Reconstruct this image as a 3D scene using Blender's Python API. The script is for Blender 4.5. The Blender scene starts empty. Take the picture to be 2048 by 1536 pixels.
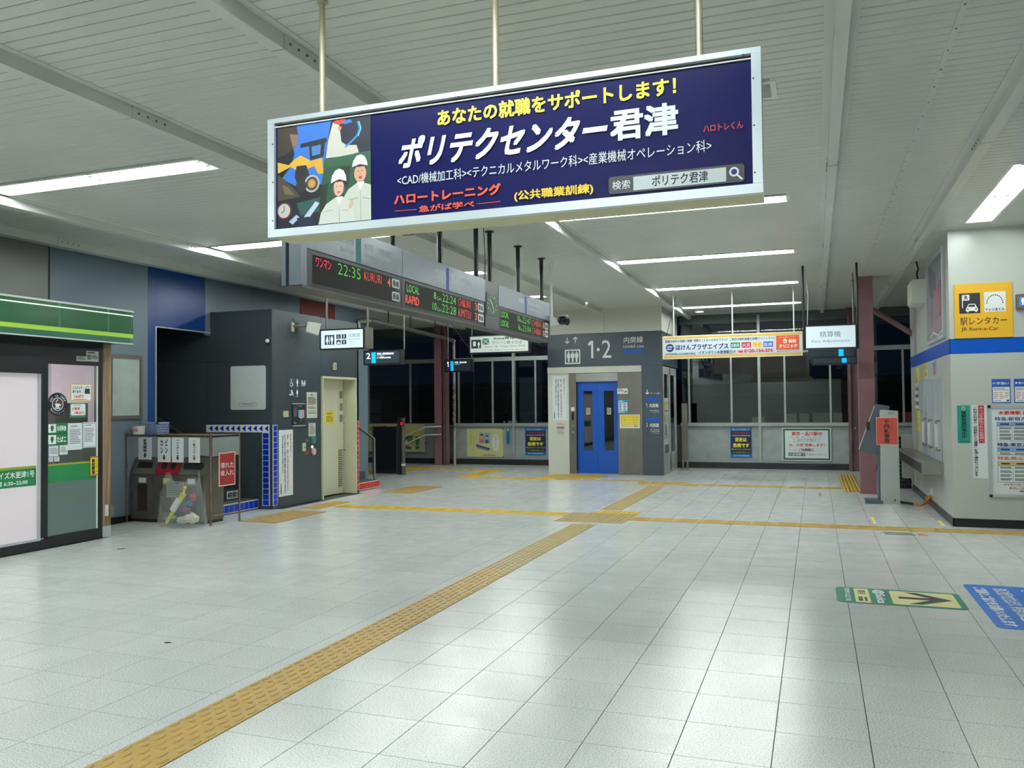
import bpy, bmesh, math, random
from mathutils import Vector, Matrix
random.seed(7)
S = bpy.context.scene
COL = S.collection

# ------------------------------------------------------------------ camera
YAW, PITCH, ROLL, FPX, EYE = -0.348536792, 0.0252058710, -0.00968734386, 1670.04, 1.5
def cam_axes():
    cy, sy = math.cos(YAW), math.sin(YAW)
    f = Vector((sy*math.cos(PITCH), cy*math.cos(PITCH), math.sin(PITCH)))
    r = Vector((cy, -sy, 0)); u = r.cross(f)
    return (math.cos(ROLL)*r+math.sin(ROLL)*u, -math.sin(ROLL)*r+math.cos(ROLL)*u, f)
CR, CU, CF = cam_axes()
cd = bpy.data.cameras.new('camera'); cam = bpy.data.objects.new('camera', cd); COL.objects.link(cam)
m = Matrix.Identity(4)
for i in range(3):
    m[i][0], m[i][1], m[i][2] = CR[i], CU[i], -CF[i]
m[0][3], m[1][3], m[2][3] = 0, 0, EYE
cam.matrix_world = m
cd.sensor_fit = 'HORIZONTAL'; cd.sensor_width = 36.0; cd.lens = 36.0*FPX/2048; cd.clip_end = 200
S.camera = cam

# ------------------------------------------------------------------ world and exposure
W = bpy.data.worlds.new('night'); S.world = W; W.use_nodes = True
W.node_tree.nodes['Background'].inputs[0].default_value = (0.010, 0.016, 0.035, 1)
W.node_tree.nodes['Background'].inputs[1].default_value = 0.25
S.view_settings.view_transform = 'Standard'; S.view_settings.look = 'None'
S.view_settings.exposure = 0.0; S.view_settings.gamma = 1.0; S.view_settings.use_curve_mapping = False
TUBE = 70.0          # strength of the fluorescent tubes
TUBE_COL = (0.93, 1.0, 0.985)

# ------------------------------------------------------------------ materials
def lin(c):
    c = c/255.0
    return c/12.92 if c <= 0.04045 else ((c+0.055)/1.055)**2.4
MATS = {}
def mat(name, rgb, rough=0.5, metal=0.0, emit=0.0, noise=0.06, scale=3.0, spec=0.5, bump=0.0, bscale=40.0, coat=0.0, fine=0.0):
    if name in MATS: return MATS[name]
    M = bpy.data.materials.new(name); M.use_nodes = True; MATS[name] = M
    nt = M.node_tree; N = nt.nodes; L = nt.links
    b = N['Principled BSDF']; col = [lin(v) for v in rgb]+[1]
    b.inputs['Roughness'].default_value = rough; b.inputs['Metallic'].default_value = metal
    b.inputs['Specular IOR Level'].default_value = spec
    b.inputs['Coat Weight'].default_value = coat; b.inputs['Coat Roughness'].default_value = 0.08
    geo = N.new('ShaderNodeNewGeometry')
    tx = N.new('ShaderNodeTexNoise'); tx.inputs['Scale'].default_value = scale; tx.inputs['Detail'].default_value = 5
    L.new(geo.outputs['Position'], tx.inputs['Vector'])
    r = N.new('ShaderNodeMapRange'); r.inputs['From Min'].default_value = 0.3; r.inputs['From Max'].default_value = 0.7
    r.inputs['To Min'].default_value = 1-noise; r.inputs['To Max'].default_value = 1+noise*0.6
    L.new(tx.outputs['Fac'], r.inputs['Value'])
    mx = N.new('ShaderNodeVectorMath'); mx.operation = 'SCALE'; mx.inputs[0].default_value = col[:3]
    L.new(r.outputs['Result'], mx.inputs['Scale'])
    L.new(mx.outputs['Vector'], b.inputs['Base Color'])
    if emit:
        b.inputs['Emission Color'].default_value = col; b.inputs['Emission Strength'].default_value = emit
    if bump:
        t2 = N.new('ShaderNodeTexNoise'); t2.inputs['Scale'].default_value = bscale; L.new(geo.outputs['Position'], t2.inputs['Vector'])
        bp = N.new('ShaderNodeBump'); bp.inputs['Strength'].default_value = bump; bp.inputs['Distance'].default_value = 0.01
        L.new(t2.outputs['Fac'], bp.inputs['Height']); L.new(bp.outputs['Normal'], b.inputs['Normal'])
    return M
def ink(r, g, b, emit=0.0):
    return mat('ink_%d_%d_%d%s' % (r, g, b, '_lit%g' % emit if emit else ''), (r, g, b), rough=0.55, noise=0.02, emit=emit)

def floor_material():
    M = bpy.data.materials.new('terrazzo_tile'); M.use_nodes = True; nt = M.node_tree; N = nt.nodes; L = nt.links
    b = N['Principled BSDF']; geo = N.new('ShaderNodeNewGeometry'); info = N.new('ShaderNodeObjectInfo')
    def noise(sc, det=2):
        t = N.new('ShaderNodeTexNoise'); t.inputs['Scale'].default_value = sc; t.inputs['Detail'].default_value = det
        L.new(geo.outputs['Position'], t.inputs['Vector']); return t
    def ramp(src, stops):
        r = N.new('ShaderNodeValToRGB'); L.new(src, r.inputs['Fac']); e = r.color_ramp.elements
        e[0].position, e[0].color = stops[0][0], stops[0][1]; e[1].position, e[1].color = stops[1][0], stops[1][1]
        for p, c in stops[2:]:
            x = e.new(p); x.color = c
        return r
    def mul(a, bb):
        x = N.new('ShaderNodeMix'); x.data_type = 'RGBA'; x.blend_type = 'MULTIPLY'; x.inputs[0].default_value = 1
        L.new(a, x.inputs[6]); L.new(bb, x.inputs[7]); return x.outputs[2]
    g = lambda v: (v, v, v, 1)
    base = ramp(noise(1.3, 4).outputs['Fac'], [(0.3, (lin(222), lin(226), lin(222), 1)), (0.7, (lin(232), lin(236), lin(233), 1))])
    fleck = ramp(noise(135, 2).outputs['Fac'], [(0.33, g(0.50)), (0.45, g(0.93)), (0.57, g(1.0)), (0.68, g(1.16))])
    c = mul(base.outputs['Color'], fleck.outputs['Color'])
    r = N.new('ShaderNodeMapRange'); r.inputs['To Min'].default_value = 0.965; r.inputs['To Max'].default_value = 1.015
    L.new(info.outputs['Random'], r.inputs['Value'])
    sc = N.new('ShaderNodeVectorMath'); sc.operation = 'SCALE'; L.new(c, sc.inputs[0]); L.new(r.outputs['Result'], sc.inputs['Scale'])
    L.new(sc.outputs['Vector'], b.inputs['Base Color'])
    rr = ramp(noise(6, 5).outputs['Fac'], [(0.3, g(0.15)), (0.7, g(0.255))]); L.new(rr.outputs['Color'], b.inputs['Roughness'])
    b.inputs['Specular IOR Level'].default_value = 0.55
    bp = N.new('ShaderNodeBump'); bp.inputs['Strength'].default_value = 0.10; bp.inputs['Distance'].default_value = 0.004
    L.new(noise(160, 2).outputs['Fac'], bp.inputs['Height']); L.new(bp.outputs['Normal'], b.inputs['Normal'])
    return M
TILE = floor_material()

def wood_material():
    M = bpy.data.materials.new('wood_grain'); M.use_nodes = True; nt = M.node_tree; N = nt.nodes; L = nt.links
    b = N['Principled BSDF']; geo = N.new('ShaderNodeNewGeometry'); mp = N.new('ShaderNodeMapping'); mp.inputs['Scale'].default_value = (30, 30, 1.2)
    t = N.new('ShaderNodeTexNoise'); t.inputs['Scale'].default_value = 1.6; t.inputs['Detail'].default_value = 6
    L.new(geo.outputs['Position'], mp.inputs['Vector']); L.new(mp.outputs['Vector'], t.inputs['Vector'])
    r = N.new('ShaderNodeValToRGB'); e = r.color_ramp.elements
    e[0].position = 0.3; e[0].color = (lin(96), lin(74), lin(52), 1); e[1].position = 0.7; e[1].color = (lin(160), lin(132), lin(100), 1)
    L.new(t.outputs['Fac'], r.inputs['Fac']); L.new(r.outputs['Color'], b.inputs['Base Color']); b.inputs['Roughness'].default_value = 0.5
    return M
WOOD = wood_material()

def glass_material(name, tint=(0.8, 0.9, 0.95), trans=0.9, rough=0.02, alpha=None):
    """thin pane: a mix of clear see-through and mirror-like reflection by Fresnel"""
    M = bpy.data.materials.new(name); M.use_nodes = True; nt = M.node_tree; N = nt.nodes; L = nt.links
    N.remove(N['Principled BSDF']); out = N['Material Output']
    tr = N.new('ShaderNodeBsdfTransparent'); tr.inputs[0].default_value = (*tint, 1)
    gl = N.new('ShaderNodeBsdfGlossy'); gl.inputs['Roughness'].default_value = rough; gl.inputs[0].default_value = (0.9, 0.95, 1, 1)
    fr = N.new('ShaderNodeFresnel'); fr.inputs['IOR'].default_value = 1.5
    mx = N.new('ShaderNodeMixShader')
    ml = N.new('ShaderNodeMath'); ml.operation = 'MULTIPLY_ADD'; ml.inputs[1].default_value = 1.0; ml.inputs[2].default_value = 1-trans
    L.new(fr.outputs[0], ml.inputs[0]); L.new(ml.outputs[0], mx.inputs[0])
    L.new(tr.outputs[0], mx.inputs[1]); L.new(gl.outputs[0], mx.inputs[2]); L.new(mx.outputs[0], out.inputs['Surface'])
    return M
GLASS = glass_material('window_glass', (0.62, 0.70, 0.74), 0.93)
DGLASS = glass_material('dark_glass', (0.25, 0.30, 0.33), 0.93)
CLEARG = glass_material('clear_glass', (0.93, 0.96, 0.96), 0.97)

def film_material(name, col, opacity, rough=0.25):
    M = bpy.data.materials.new(name); M.use_nodes = True; nt = M.node_tree; N = nt.nodes; L = nt.links
    b = N['Principled BSDF']; b.inputs['Base Color'].default_value = (*[lin(v) for v in col], 1); b.inputs['Roughness'].default_value = rough
    geo = N.new('ShaderNodeNewGeometry'); t = N.new('ShaderNodeTexNoise'); t.inputs['Scale'].default_value = 9; t.inputs['Detail'].default_value = 4
    L.new(geo.outputs['Position'], t.inputs['Vector'])
    bp = N.new('ShaderNodeBump'); bp.inputs['Strength'].default_value = 0.5; bp.inputs['Distance'].default_value = 0.03
    L.new(t.outputs['Fac'], bp.inputs['Height']); L.new(bp.outputs['Normal'], b.inputs['Normal'])
    b.inputs['Alpha'].default_value = opacity
    return M
BAG = film_material('clear_bag_film', (205, 212, 210), 0.17, 0.10)
SHEET = film_material('plastic_sheet', (170, 178, 178), 0.62, 0.3)

M_ceil = mat('ceiling_paint', (205, 208, 201), rough=0.30, noise=0.05, scale=1.2, spec=0.5)
M_rib = mat('rib_paint', (208, 211, 205), rough=0.32, noise=0.06, scale=2)
M_gap = mat('dark_gap', (70, 74, 68), rough=0.9)
M_joint = mat('floor_joint', (74, 78, 72), rough=0.8, noise=0.35, scale=8)
M_black = mat('black_metal', (20, 23, 27), rough=0.35)
M_dkwall = mat('charcoal_wall', (58, 66, 71), rough=0.30, noise=0.08, scale=1.5)
M_elevdark = mat('elevator_charcoal', (62, 74, 86), rough=0.35, noise=0.05)
M_bluegrey = mat('bluegrey_wall', (110, 126, 140), rough=0.35, noise=0.08, scale=1.2)
M_greywall = mat('grey_wall_panel', (128, 130, 128), rough=0.4, noise=0.06, scale=1.5)
M_bluewall = mat('blue_wall_panel', (14, 60, 124), rough=0.3, noise=0.05)
M_redwall = mat('maroon_panel', (110, 26, 30), rough=0.4)
M_cream = mat('cream_panel', (206, 208, 196), rough=0.4, noise=0.03)
M_office = mat('office_wall', (190, 195, 188), rough=0.28, noise=0.04, scale=1.4)
M_steel = mat('brushed_steel', (165, 165, 160), rough=0.28, metal=0.9, noise=0.10, scale=2)
M_dsteel = mat('dull_steel', (120, 118, 110), rough=0.38, metal=0.7, noise=0.15, scale=3)
M_alu = mat('aluminium', (190, 196, 198), rough=0.35, metal=0.25, noise=0.05)
M_frame = mat('window_frame', (168, 174, 172), rough=0.45, metal=0.3, noise=0.12, scale=4)
M_lower = mat('lower_panel', (158, 166, 164), rough=0.45, noise=0.16, scale=5)
M_white = mat('white_plastic', (225, 228, 224), rough=0.4, noise=0.03)
M_paper = mat('paper', (222, 230, 232), rough=0.6, noise=0.03)
M_pink = mat('mauve_steel', (138, 98, 104), rough=0.45, noise=0.10, scale=5)
M_pinkd = mat('dark_mauve_steel', (110, 80, 84), rough=0.45, noise=0.12, scale=5)
M_tac = mat('worn_tactile', (182, 148, 70), rough=0.42, noise=0.10, scale=7)
M_tacy = mat('yellow_tactile', (208, 168, 34), rough=0.42, noise=0.08, scale=6)
M_tacg = mat('grey_yellow_tactile', (172, 152, 100), rough=0.45, noise=0.1, scale=6)
M_blue = mat('blue_paint', (0, 78, 178), rough=0.3, noise=0.02)
M_tileb = mat('blue_wall_tile', (10, 48, 170), rough=0.2, noise=0.04)
M_tiler = mat('red_wall_tile', (196, 34, 36), rough=0.2, noise=0.04)
M_dark = mat('dark_interior', (16, 20, 26), rough=0.7)
M_cable = mat('black_rubber', (18, 18, 18), rough=0.6)
M_greenf = mat('shop_green', (22, 76, 42), rough=0.22, noise=0.05, emit=0.0)
M_tube = bpy.data.materials.new('tube_light'); M_tube.use_nodes = True
_b = M_tube.node_tree.nodes['Principled BSDF']; _b.inputs['Base Color'].default_value = (1, 1, 1, 1)
_b.inputs['Emission Color'].default_value = (*TUBE_COL, 1); _b.inputs['Emission Strength'].default_value = TUBE

# ------------------------------------------------------------------ mesh builder
ORG = {}
class MB:
    def __init__(s): s.v = []; s.f = []; s.m = []; s.sm = []; s.mats = []; s.cur = 0
    def use(s, M):
        if M not in s.mats: s.mats.append(M)
        s.cur = s.mats.index(M); return s
    def face(s, pts, smooth=False):
        n = len(s.v); s.v += [tuple(p) for p in pts]; s.f.append(tuple(range(n, n+len(pts)))); s.m.append(s.cur); s.sm.append(smooth)
    def mesh(s, vs, fs, smooth=False):
        n = len(s.v); s.v += [tuple(p) for p in vs]
        for f in fs: s.f.append(tuple(i+n for i in f)); s.m.append(s.cur); s.sm.append(smooth)
    def box(s, x0, x1, y0, y1, z0, z1):
        if x0 > x1: x0, x1 = x1, x0
        if y0 > y1: y0, y1 = y1, y0
        if z0 > z1: z0, z1 = z1, z0
        v = [(x0,y0,z0),(x1,y0,z0),(x1,y1,z0),(x0,y1,z0),(x0,y0,z1),(x1,y0,z1),(x1,y1,z1),(x0,y1,z1)]
        s.mesh(v, [(0,3,2,1),(4,5,6,7),(0,1,5,4),(1,2,6,5),(2,3,7,6),(3,0,4,7)]); return s
    def tube(s, p0, p1, r, n=10, r1=None, cap=True):
        p0, p1 = Vector(p0), Vector(p1); d = (p1-p0).normalized(); a = Vector((0,0,1)) if abs(d.z) < 0.9 else Vector((1,0,0))
        u = d.cross(a).normalized(); w = d.cross(u); r1 = r if r1 is None else r1
        A = [p0+r*(math.cos(2*math.pi*i/n)*u+math.sin(2*math.pi*i/n)*w) for i in range(n)]
        B = [p1+r1*(math.cos(2*math.pi*i/n)*u+math.sin(2*math.pi*i/n)*w) for i in range(n)]
        s.mesh(A+B, [(i, (i+1)%n, n+(i+1)%n, n+i) for i in range(n)], True)
        if cap: s.face(A[::-1]); s.face(B)
        return s
    def path(s, pts, r, n=8):
        for a, b in zip(pts[:-1], pts[1:]): s.tube(a, b, r, n)
        for p in pts[1:-1]: s.ball(p, r, 6, n)
        return s
    def ball(s, c, r, nu=8, nv=12, sc=(1,1,1), jit=0.0):
        vs = []; fs = []
        for i in range(nu+1):
            t = math.pi*i/nu
            for j in range(nv):
                p = 2*math.pi*j/nv; k = r*(1+random.uniform(-jit, jit))
                vs.append((c[0]+sc[0]*k*math.sin(t)*math.cos(p), c[1]+sc[1]*k*math.sin(t)*math.sin(p), c[2]+sc[2]*k*math.cos(t)))
        for i in range(nu):
            for j in range(nv): fs.append((i*nv+j, (i+1)*nv+j, (i+1)*nv+(j+1)%nv, i*nv+(j+1)%nv))
        s.mesh(vs, fs, jit == 0); return s
    def prism(s, poly, axis, a, b):
        """poly: 2-D outline in the two other axes; extruded from a to b along axis"""
        def P(u, v, w): return {'x': (w, u, v), 'y': (u, w, v), 'z': (u, v, w)}[axis]
        n = len(poly); s.mesh([P(*p, a) for p in poly]+[P(*p, b) for p in poly],
            [tuple(range(n-1, -1, -1)), tuple(range(n, 2*n))]+[(i, (i+1)%n, n+(i+1)%n, n+i) for i in range(n)]); return s
    def build(s, name, parent=None, origin=None):
        me = bpy.data.meshes.new(name)
        if parent is not None: o0 = ORG[parent.name]
        elif origin is not None: o0 = Vector(origin)
        else:
            xs = [p[0] for p in s.v]; ys = [p[1] for p in s.v]; zs = [p[2] for p in s.v]
            o0 = Vector(((min(xs)+max(xs))/2, (min(ys)+max(ys))/2, min(zs)))
        me.from_pydata([(p[0]-o0[0], p[1]-o0[1], p[2]-o0[2]) for p in s.v], [], s.f)
        for M in s.mats: me.materials.append(M)
        me.polygons.foreach_set('material_index', s.m); me.polygons.foreach_set('use_smooth', s.sm); me.update()
        o = bpy.data.objects.new(name, me); COL.objects.link(o); ORG[o.name] = o0
        if parent is not None: o.parent = parent
        else: o.location = o0
        return o
def tag(o, label=None, cat=None, group=None, kind=None):
    if label: o['label'] = label
    if cat: o['category'] = cat
    if group: o['group'] = group
    if kind: o['kind'] = kind
    return o
def empty(name, loc, label=None, cat=None, group=None, kind=None):
    o = bpy.data.objects.new(name, None); COL.objects.link(o); o.location = loc; o.empty_display_size = 0.1
    ORG[o.name] = Vector(loc); return tag(o, label, cat, group, kind)
def part(name, M, parent, *boxes):
    b = MB().use(M)
    for q in boxes: b.box(*q)
    return b.build(name, parent)
def inst(name, src_mesh, parent, world):
    o = bpy.data.objects.new(name, src_mesh); COL.objects.link(o); o.parent = parent
    o.location = Vector(world)-ORG[parent.name]; ORG[o.name] = Vector(world); return o

# ------------------------------------------------------------------ flat print
_gc = {}
def glyphs(text, bold):
    k = (text, bold)
    if k not in _gc:
        cu = bpy.data.curves.new('type', 'FONT'); cu.body = text; cu.resolution_u = 2; cu.offset = bold
        ob = bpy.data.objects.new('type', cu); me = bpy.data.meshes.new_from_object(ob)
        vs = [(v.co.x, v.co.y) for v in me.vertices]; fs = [tuple(p.vertices) for p in me.polygons]
        bpy.data.objects.remove(ob); bpy.data.curves.remove(cu); bpy.data.meshes.remove(me)
        _gc[k] = (vs, fs)
    return _gc[k]
class Print:
    def __init__(s, mb, tl, U, V, w, h, N, t0=0.0008):
        s.mb, s.tl, s.U, s.V, s.w, s.h, s.N, s.t = mb, Vector(tl), Vector(U), Vector(V), w, h, Vector(N), t0
    def P(s, x, y): return s.tl+s.U*(x*s.w)+s.V*(y*s.h)+s.N*s.t
    def up(s): s.t += 0.00008
    def poly(s, pts, M): s.mb.use(M).face([s.P(*p) for p in pts][::-1]); s.up(); return s
    def rect(s, x0, y0, x1, y1, M): return s.poly([(x0,y0),(x1,y0),(x1,y1),(x0,y1)], M)
    def disc(s, cx, cy, r, M, ry=None, n=20):
        ry = r*s.w/s.h if ry is None else ry
        return s.poly([(cx+r*math.cos(2*math.pi*i/n), cy+ry*math.sin(2*math.pi*i/n)) for i in range(n)], M)
    def rrect(s, x0, y0, x1, y1, r, M):
        ry = r*s.w/s.h; pts = []
        for cx, cy, a in ((x1-r,y1-ry,0),(x0+r,y1-ry,90),(x0+r,y0+ry,180),(x1-r,y0+ry,270)):
            for k in range(5):
                t = math.radians(a+k*22.5); pts.append((cx+r*math.cos(t), cy+ry*math.sin(t)))
        return s.poly(pts, M)
    def line(s, pts, wd, M):
        """polyline of width wd (in units of w)"""
        k = s.h/s.w
        for (x0,y0),(x1,y1) in zip(pts[:-1], pts[1:]):
            dx, dy = x1-x0, (y1-y0)*k; l = math.hypot(dx, dy) or 1; nx, ny = -dy/l*wd/2, dx/l*wd/2
            s.mb.use(M).face([s.P(x0+nx,y0+ny/k), s.P(x1+nx,y1+ny/k), s.P(x1-nx,y1-ny/k), s.P(x0-nx,y0-ny/k)][::-1])
        s.up(); return s
    def text(s, t, x0, y0, x1, y1, M, bold=0.0, shear=0.0):
        thin = min(bold, 0.0); vs, fs = glyphs(t, thin)
        if not vs: return s
        ax, bx = min(v[0] for v in vs), max(v[0] for v in vs); ay, by = min(v[1] for v in vs), max(v[1] for v in vs)
        dx, dy = max(bx-ax, 1e-6), max(by-ay, 1e-6); s.mb.use(M)
        for ox, oy in ([(0, 0)] if bold < 0.015 else [(-bold, -bold), (bold, -bold), (bold, bold), (-bold, bold)]):
            q = [(v[0]-ax+ox, v[1]-ay+oy) for v in vs]; k = max(bold, 0) if bold >= 0.015 else 0
            s.mb.mesh([s.P(x0+(a+k)/(dx+2*k)*(x1-x0)+shear*(b+k)/(dy+2*k)*(x1-x0), y1-(b+k)/(dy+2*k)*(y1-y0)) for a, b in q], fs)
            if bold >= 0.015: s.t += 0.00002
        s.up(); return s
    def vtext(s, t, x0, y0, x1, y1, M, bold=0.0, gap=0.12):
        """vertical writing, one character per cell, natural glyph proportions"""
        n = len(t); ch = (y1-y0)/n
        for i, c in enumerate(t):
            if c in ' \u3000': continue
            vs, fs = glyphs(c, 0.0); rot = c in 'ー「」（）～()'
            if not vs: continue
            cx, cy = (x0+x1)/2, y0+(i+0.5)*ch; sx, sy = (x1-x0), ch*(1-gap)
            q = [((v[1]-0.38), -(v[0]-0.5)) if rot else ((v[0]-0.5 if ord(c) > 255 else v[0]-0.3), v[1]-0.38) for v in vs]
            for ox, oy in ([(0, 0)] if bold < 0.015 else [(-bold, -bold), (bold, bold), (bold, -bold), (-bold, bold)]):
                s.mb.use(M).mesh([s.P(cx+(a+ox)*sx, cy-(b+oy)*sy) for a, b in q], fs)
                if bold >= 0.015: s.t += 0.000003
        s.up(); return s
    def small(s, x0, y0, x1, y1, n, M, fill=0.45, seed=1, ragged=0.3):
        """rows of small print too fine to read"""
        R = random.Random(seed); h = (y1-y0)/n
        for i in range(n):
            x = x0; e = x1-(R.random()*ragged*(x1-x0) if R.random() < 0.6 else 0)
            while x < e:
                l = (x1-x0)*R.uniform(0.05, 0.16); xe = min(x+l, e)
                s.mb.use(M).face([s.P(x, y0+i*h), s.P(x, y0+(i+fill)*h), s.P(xe, y0+(i+fill)*h), s.P(xe, y0+i*h)]); x = xe+(x1-x0)*0.012
        s.up(); return s
def face_of(kind, pos, a0, a1, z0, z1, t):
    """slab on a wall and the print frame of its front: '+x' wall looks to +X, '-y' to -Y, '-x' to -X"""
    if kind == '+x': return (pos, pos+t, a0, a1, z0, z1), ((pos+t, a0, z1), (0,1,0), (0,0,-1), a1-a0, z1-z0, (1,0,0))
    if kind == '-y': return (a0, a1, pos-t, pos, z0, z1), ((a0, pos-t, z1), (1,0,0), (0,0,-1), a1-a0, z1-z0, (0,-1,0))
    if kind == '-x': return (pos-t, pos, a0, a1, z0, z1), ((pos-t, a1, z1), (0,-1,0), (0,0,-1), a1-a0, z1-z0, (-1,0,0))
def sheet(kind, pos, a0, a1, z0, z1, M, t=0.003):
    b, pr = face_of(kind, pos, a0, a1, z0, z1, t); mb = MB().use(M); mb.box(*b); return mb, Print(mb, *pr)
def one(p, x0, y0, x1, y1, M):
    w = x1-x0; h = y1-y0
    return p.poly([(x0+.55*w, y0), (x1, y0), (x1, y1), (x0+.60*w, y1), (x0+.60*w, y0+.20*h), (x0+.12*w, y0+.30*h), (x0, y0+.17*h)], M)
def person_icon(p, cx, cy, h, M, dress=False):
    w = h*0.34*p.h/p.w
    p.disc(cx, cy-h*0.42, w*0.26, M, n=12)
    if dress: p.poly([(cx-w*.3,cy-h*.32),(cx+w*.3,cy-h*.32),(cx+w*.62,cy+h*.2),(cx+w*.2,cy+h*.2),(cx+w*.2,cy+h*.5),(cx-w*.2,cy+h*.5),(cx-w*.2,cy+h*.2),(cx-w*.62,cy+h*.2)], M)
    else: p.poly([(cx-w*.48,cy-h*.32),(cx+w*.48,cy-h*.32),(cx+w*.5,cy+h*.08),(cx+w*.27,cy+h*.1),(cx+w*.24,cy+h*.5),(cx-w*.24,cy+h*.5),(cx-w*.27,cy+h*.1),(cx-w*.5,cy+h*.08)], M)
def wheel_icon(p, cx, cy, h, M):
    k = p.h/p.w; p.disc(cx-.02*h*k, cy-h*.42, h*.09*k, M, n=10)
    p.line([(cx-.04*h*k, cy-h*.3), (cx-.02*h*k, cy), (cx+.2*h*k, cy+.02*h), (cx+.32*h*k, cy+.36*h)], h*.1*k, M)
    R = h*.27*k; pts = [(cx-.05*h*k+R*math.cos(t), cy+.18*h+R/k*math.sin(t)) for t in [math.radians(a) for a in range(20, 260, 20)]]
    p.line(pts, h*.07*k, M)
def arrow_icon(p, cx, cy, s, M, down=False, wd=0.13):
    k = p.w/p.h; d = 1 if down else -1
    p.line([(cx, cy-d*s*k*.5), (cx, cy+d*s*k*.42)], s*wd*1.1, M)
    p.line([(cx-s*.36, cy+d*s*k*.1), (cx, cy+d*s*k*.47)], s*wd*1.1, M); p.line([(cx+s*.36, cy+d*s*k*.1), (cx, cy+d*s*k*.47)], s*wd*1.1, M)

# ================================================================== STRUCTURE
CEIL = 3.55
def project(p):
    d = Vector(p)-Vector((0, 0, EYE)); z = d.dot(CF)
    if z < 0.2: return None
    return (1024+FPX*d.dot(CR)/z, 768-FPX*d.dot(CU)/z)
def area_in_view(x0, x1, y0, y1, z):
    q = [project(p) for p in ((x0,y0,z),(x1,y0,z),(x1,y1,z),(x0,y1,z))]
    if any(a is None for a in q): return 0
    if max(a[0] for a in q) < 0 or min(a[0] for a in q) > 2048 or max(a[1] for a in q) < 0 or min(a[1] for a in q) > 1536: return 0
    c = [(min(max(a[0],0),2048), min(max(a[1],0),1536)) for a in q]
    return abs(sum(c[i][0]*c[(i+1)%4][1]-c[(i+1)%4][0]*c[i][1] for i in range(4)))/2

# floor: base slab and 40 cm terrazzo tiles
fl = MB().use(M_joint); fl.box(-12.2, 6.2, -4.2, 20.0, -0.12, -0.010); fl = tag(fl.build('floor', origin=(0,0,0)), 'speckled pale terrazzo tile floor of the whole concourse', kind='structure')
G = 0.0021
cells = []
for i in range(-31, 16):
    for j in range(-11, 50):
        x0, y0 = 0.2+0.4*i, 0.02+0.4*j
        x1, y1 = x0+0.4, min(y0+0.4, 19.85)
        cx, cy = (x0+x1)/2, (y0+y1)/2
        if cy > 11.4 and cx > 1.72: continue
        if cx < -8.65 and cy < 15.0: continue
        if cx < -7.9 and cy < 7.5: continue
        if x0 < -7.7 and x0+0.2 > -8.7 and 10.4 < cy < 12.8: continue
        cells.append((area_in_view(x0, x1, y0, y1, 0), x0, x1, y0, y1))
cells.sort(key=lambda c: -c[0])
tm = MB().use(TILE); tm.box(G, 0.4-G, G, 0.4-G, -0.010, 0.0); tmesh = None
far = MB().use(TILE)
for k, (a, x0, x1, y0, y1) in enumerate(cells):
    if k < 300 and y1-y0 > 0.39:
        if tmesh is None:
            src = MB().use(TILE); src.box(G, 0.4-G, G, 0.4-G, -0.010, 0.0); o = src.build('tile', origin=(0, 0, 0)); o.parent = fl; o.location = (x0, y0, 0); tmesh = o.data
        else: inst('tile', tmesh, fl, (x0, y0, 0))
    else: far.box(x0+G, x1-G, y0+G, y1-G, -0.010, 0.0)
tag(far.build('tile_field', fl), kind='stuff')

# ceiling: backing, planks 10 cm wide running across, and lamps let into them
ce = MB().use(M_gap); ce.box(-12.2, 6.2, -4.2, 20.2, 3.66, 3.74); ce = tag(ce.build('ceiling', origin=(0,0,0)), 'pale painted plank ceiling with ribs', kind='structure')
LAMPS = []        # x0, x1, yc, lit
for k in range(-3, 5):  # rows carried on past the viewer: unseen lamps added to brighten the hall
    LAMPS.append((-7.22, -4.76, 5.683+3.1*k, True)); LAMPS.append((-2.72, -0.24, 5.683+3.1*k, k != 0))
LR = (1.66, 1.92, 8.28, 10.78)   # lamp lying along the hall beside the office
BAYS = [(-12.1, -8.65), (-8.55, -7.40), (-7.22, -4.42), (-4.25, -2.82), (-2.66, 0.09), (0.25, 0.745), (0.775, 1.16), (1.36, 6.1)]
planks = []
for bi, (bx0, bx1) in enumerate(BAYS):
    for j in range(-42, 199):
        y0 = 0.083+0.1*j; y1 = y0+0.1
        if bi == 0 and y0 < 15.1: continue
        segs = [(bx0, bx1)]
        for lx0, lx1, lc, _l in LAMPS:
            if abs((y0+y1)/2-lc) < 0.16: segs = [q for s0, s1 in segs for q in ((s0, min(s1, lx0)), (max(s0, lx1), s1)) if q[1]-q[0] > 0.03]
        if LR[2] < (y0+y1)/2 < LR[3]: segs = [q for s0, s1 in segs for q in ((s0, min(s1, LR[0])), (max(s0, LR[1]), s1)) if q[1]-q[0] > 0.03]
        for s0, s1 in segs: planks.append((area_in_view(s0, s1, y0, y1, CEIL), s0, s1, y0, y1))
planks.sort(key=lambda c: -c[0])
pc = {}; farp = MB().use(M_ceil)
def plank_shape(mb, x0, x1, y0, y1, dz=0.0):
    # a shallow V-edged plank: flat face with bevelled long edges
    g = 0.003; b = 0.006; z = CEIL+dz
    v = []
    for x in (x0+0.001, x1-0.001):
        v += [(x, y0+g, z+0.02), (x, y0+g, z+b*.6), (x, y0+g+b, z), (x, y1-g-b, z), (x, y1-g, z+b*.6), (x, y1-g, z+0.02)]
    mb.mesh(v, [(i, i+1, i+7, i+6) for i in range(5)]+[(0, 1, 2, 3, 4, 5), (11, 10, 9, 8, 7, 6)])
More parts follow.
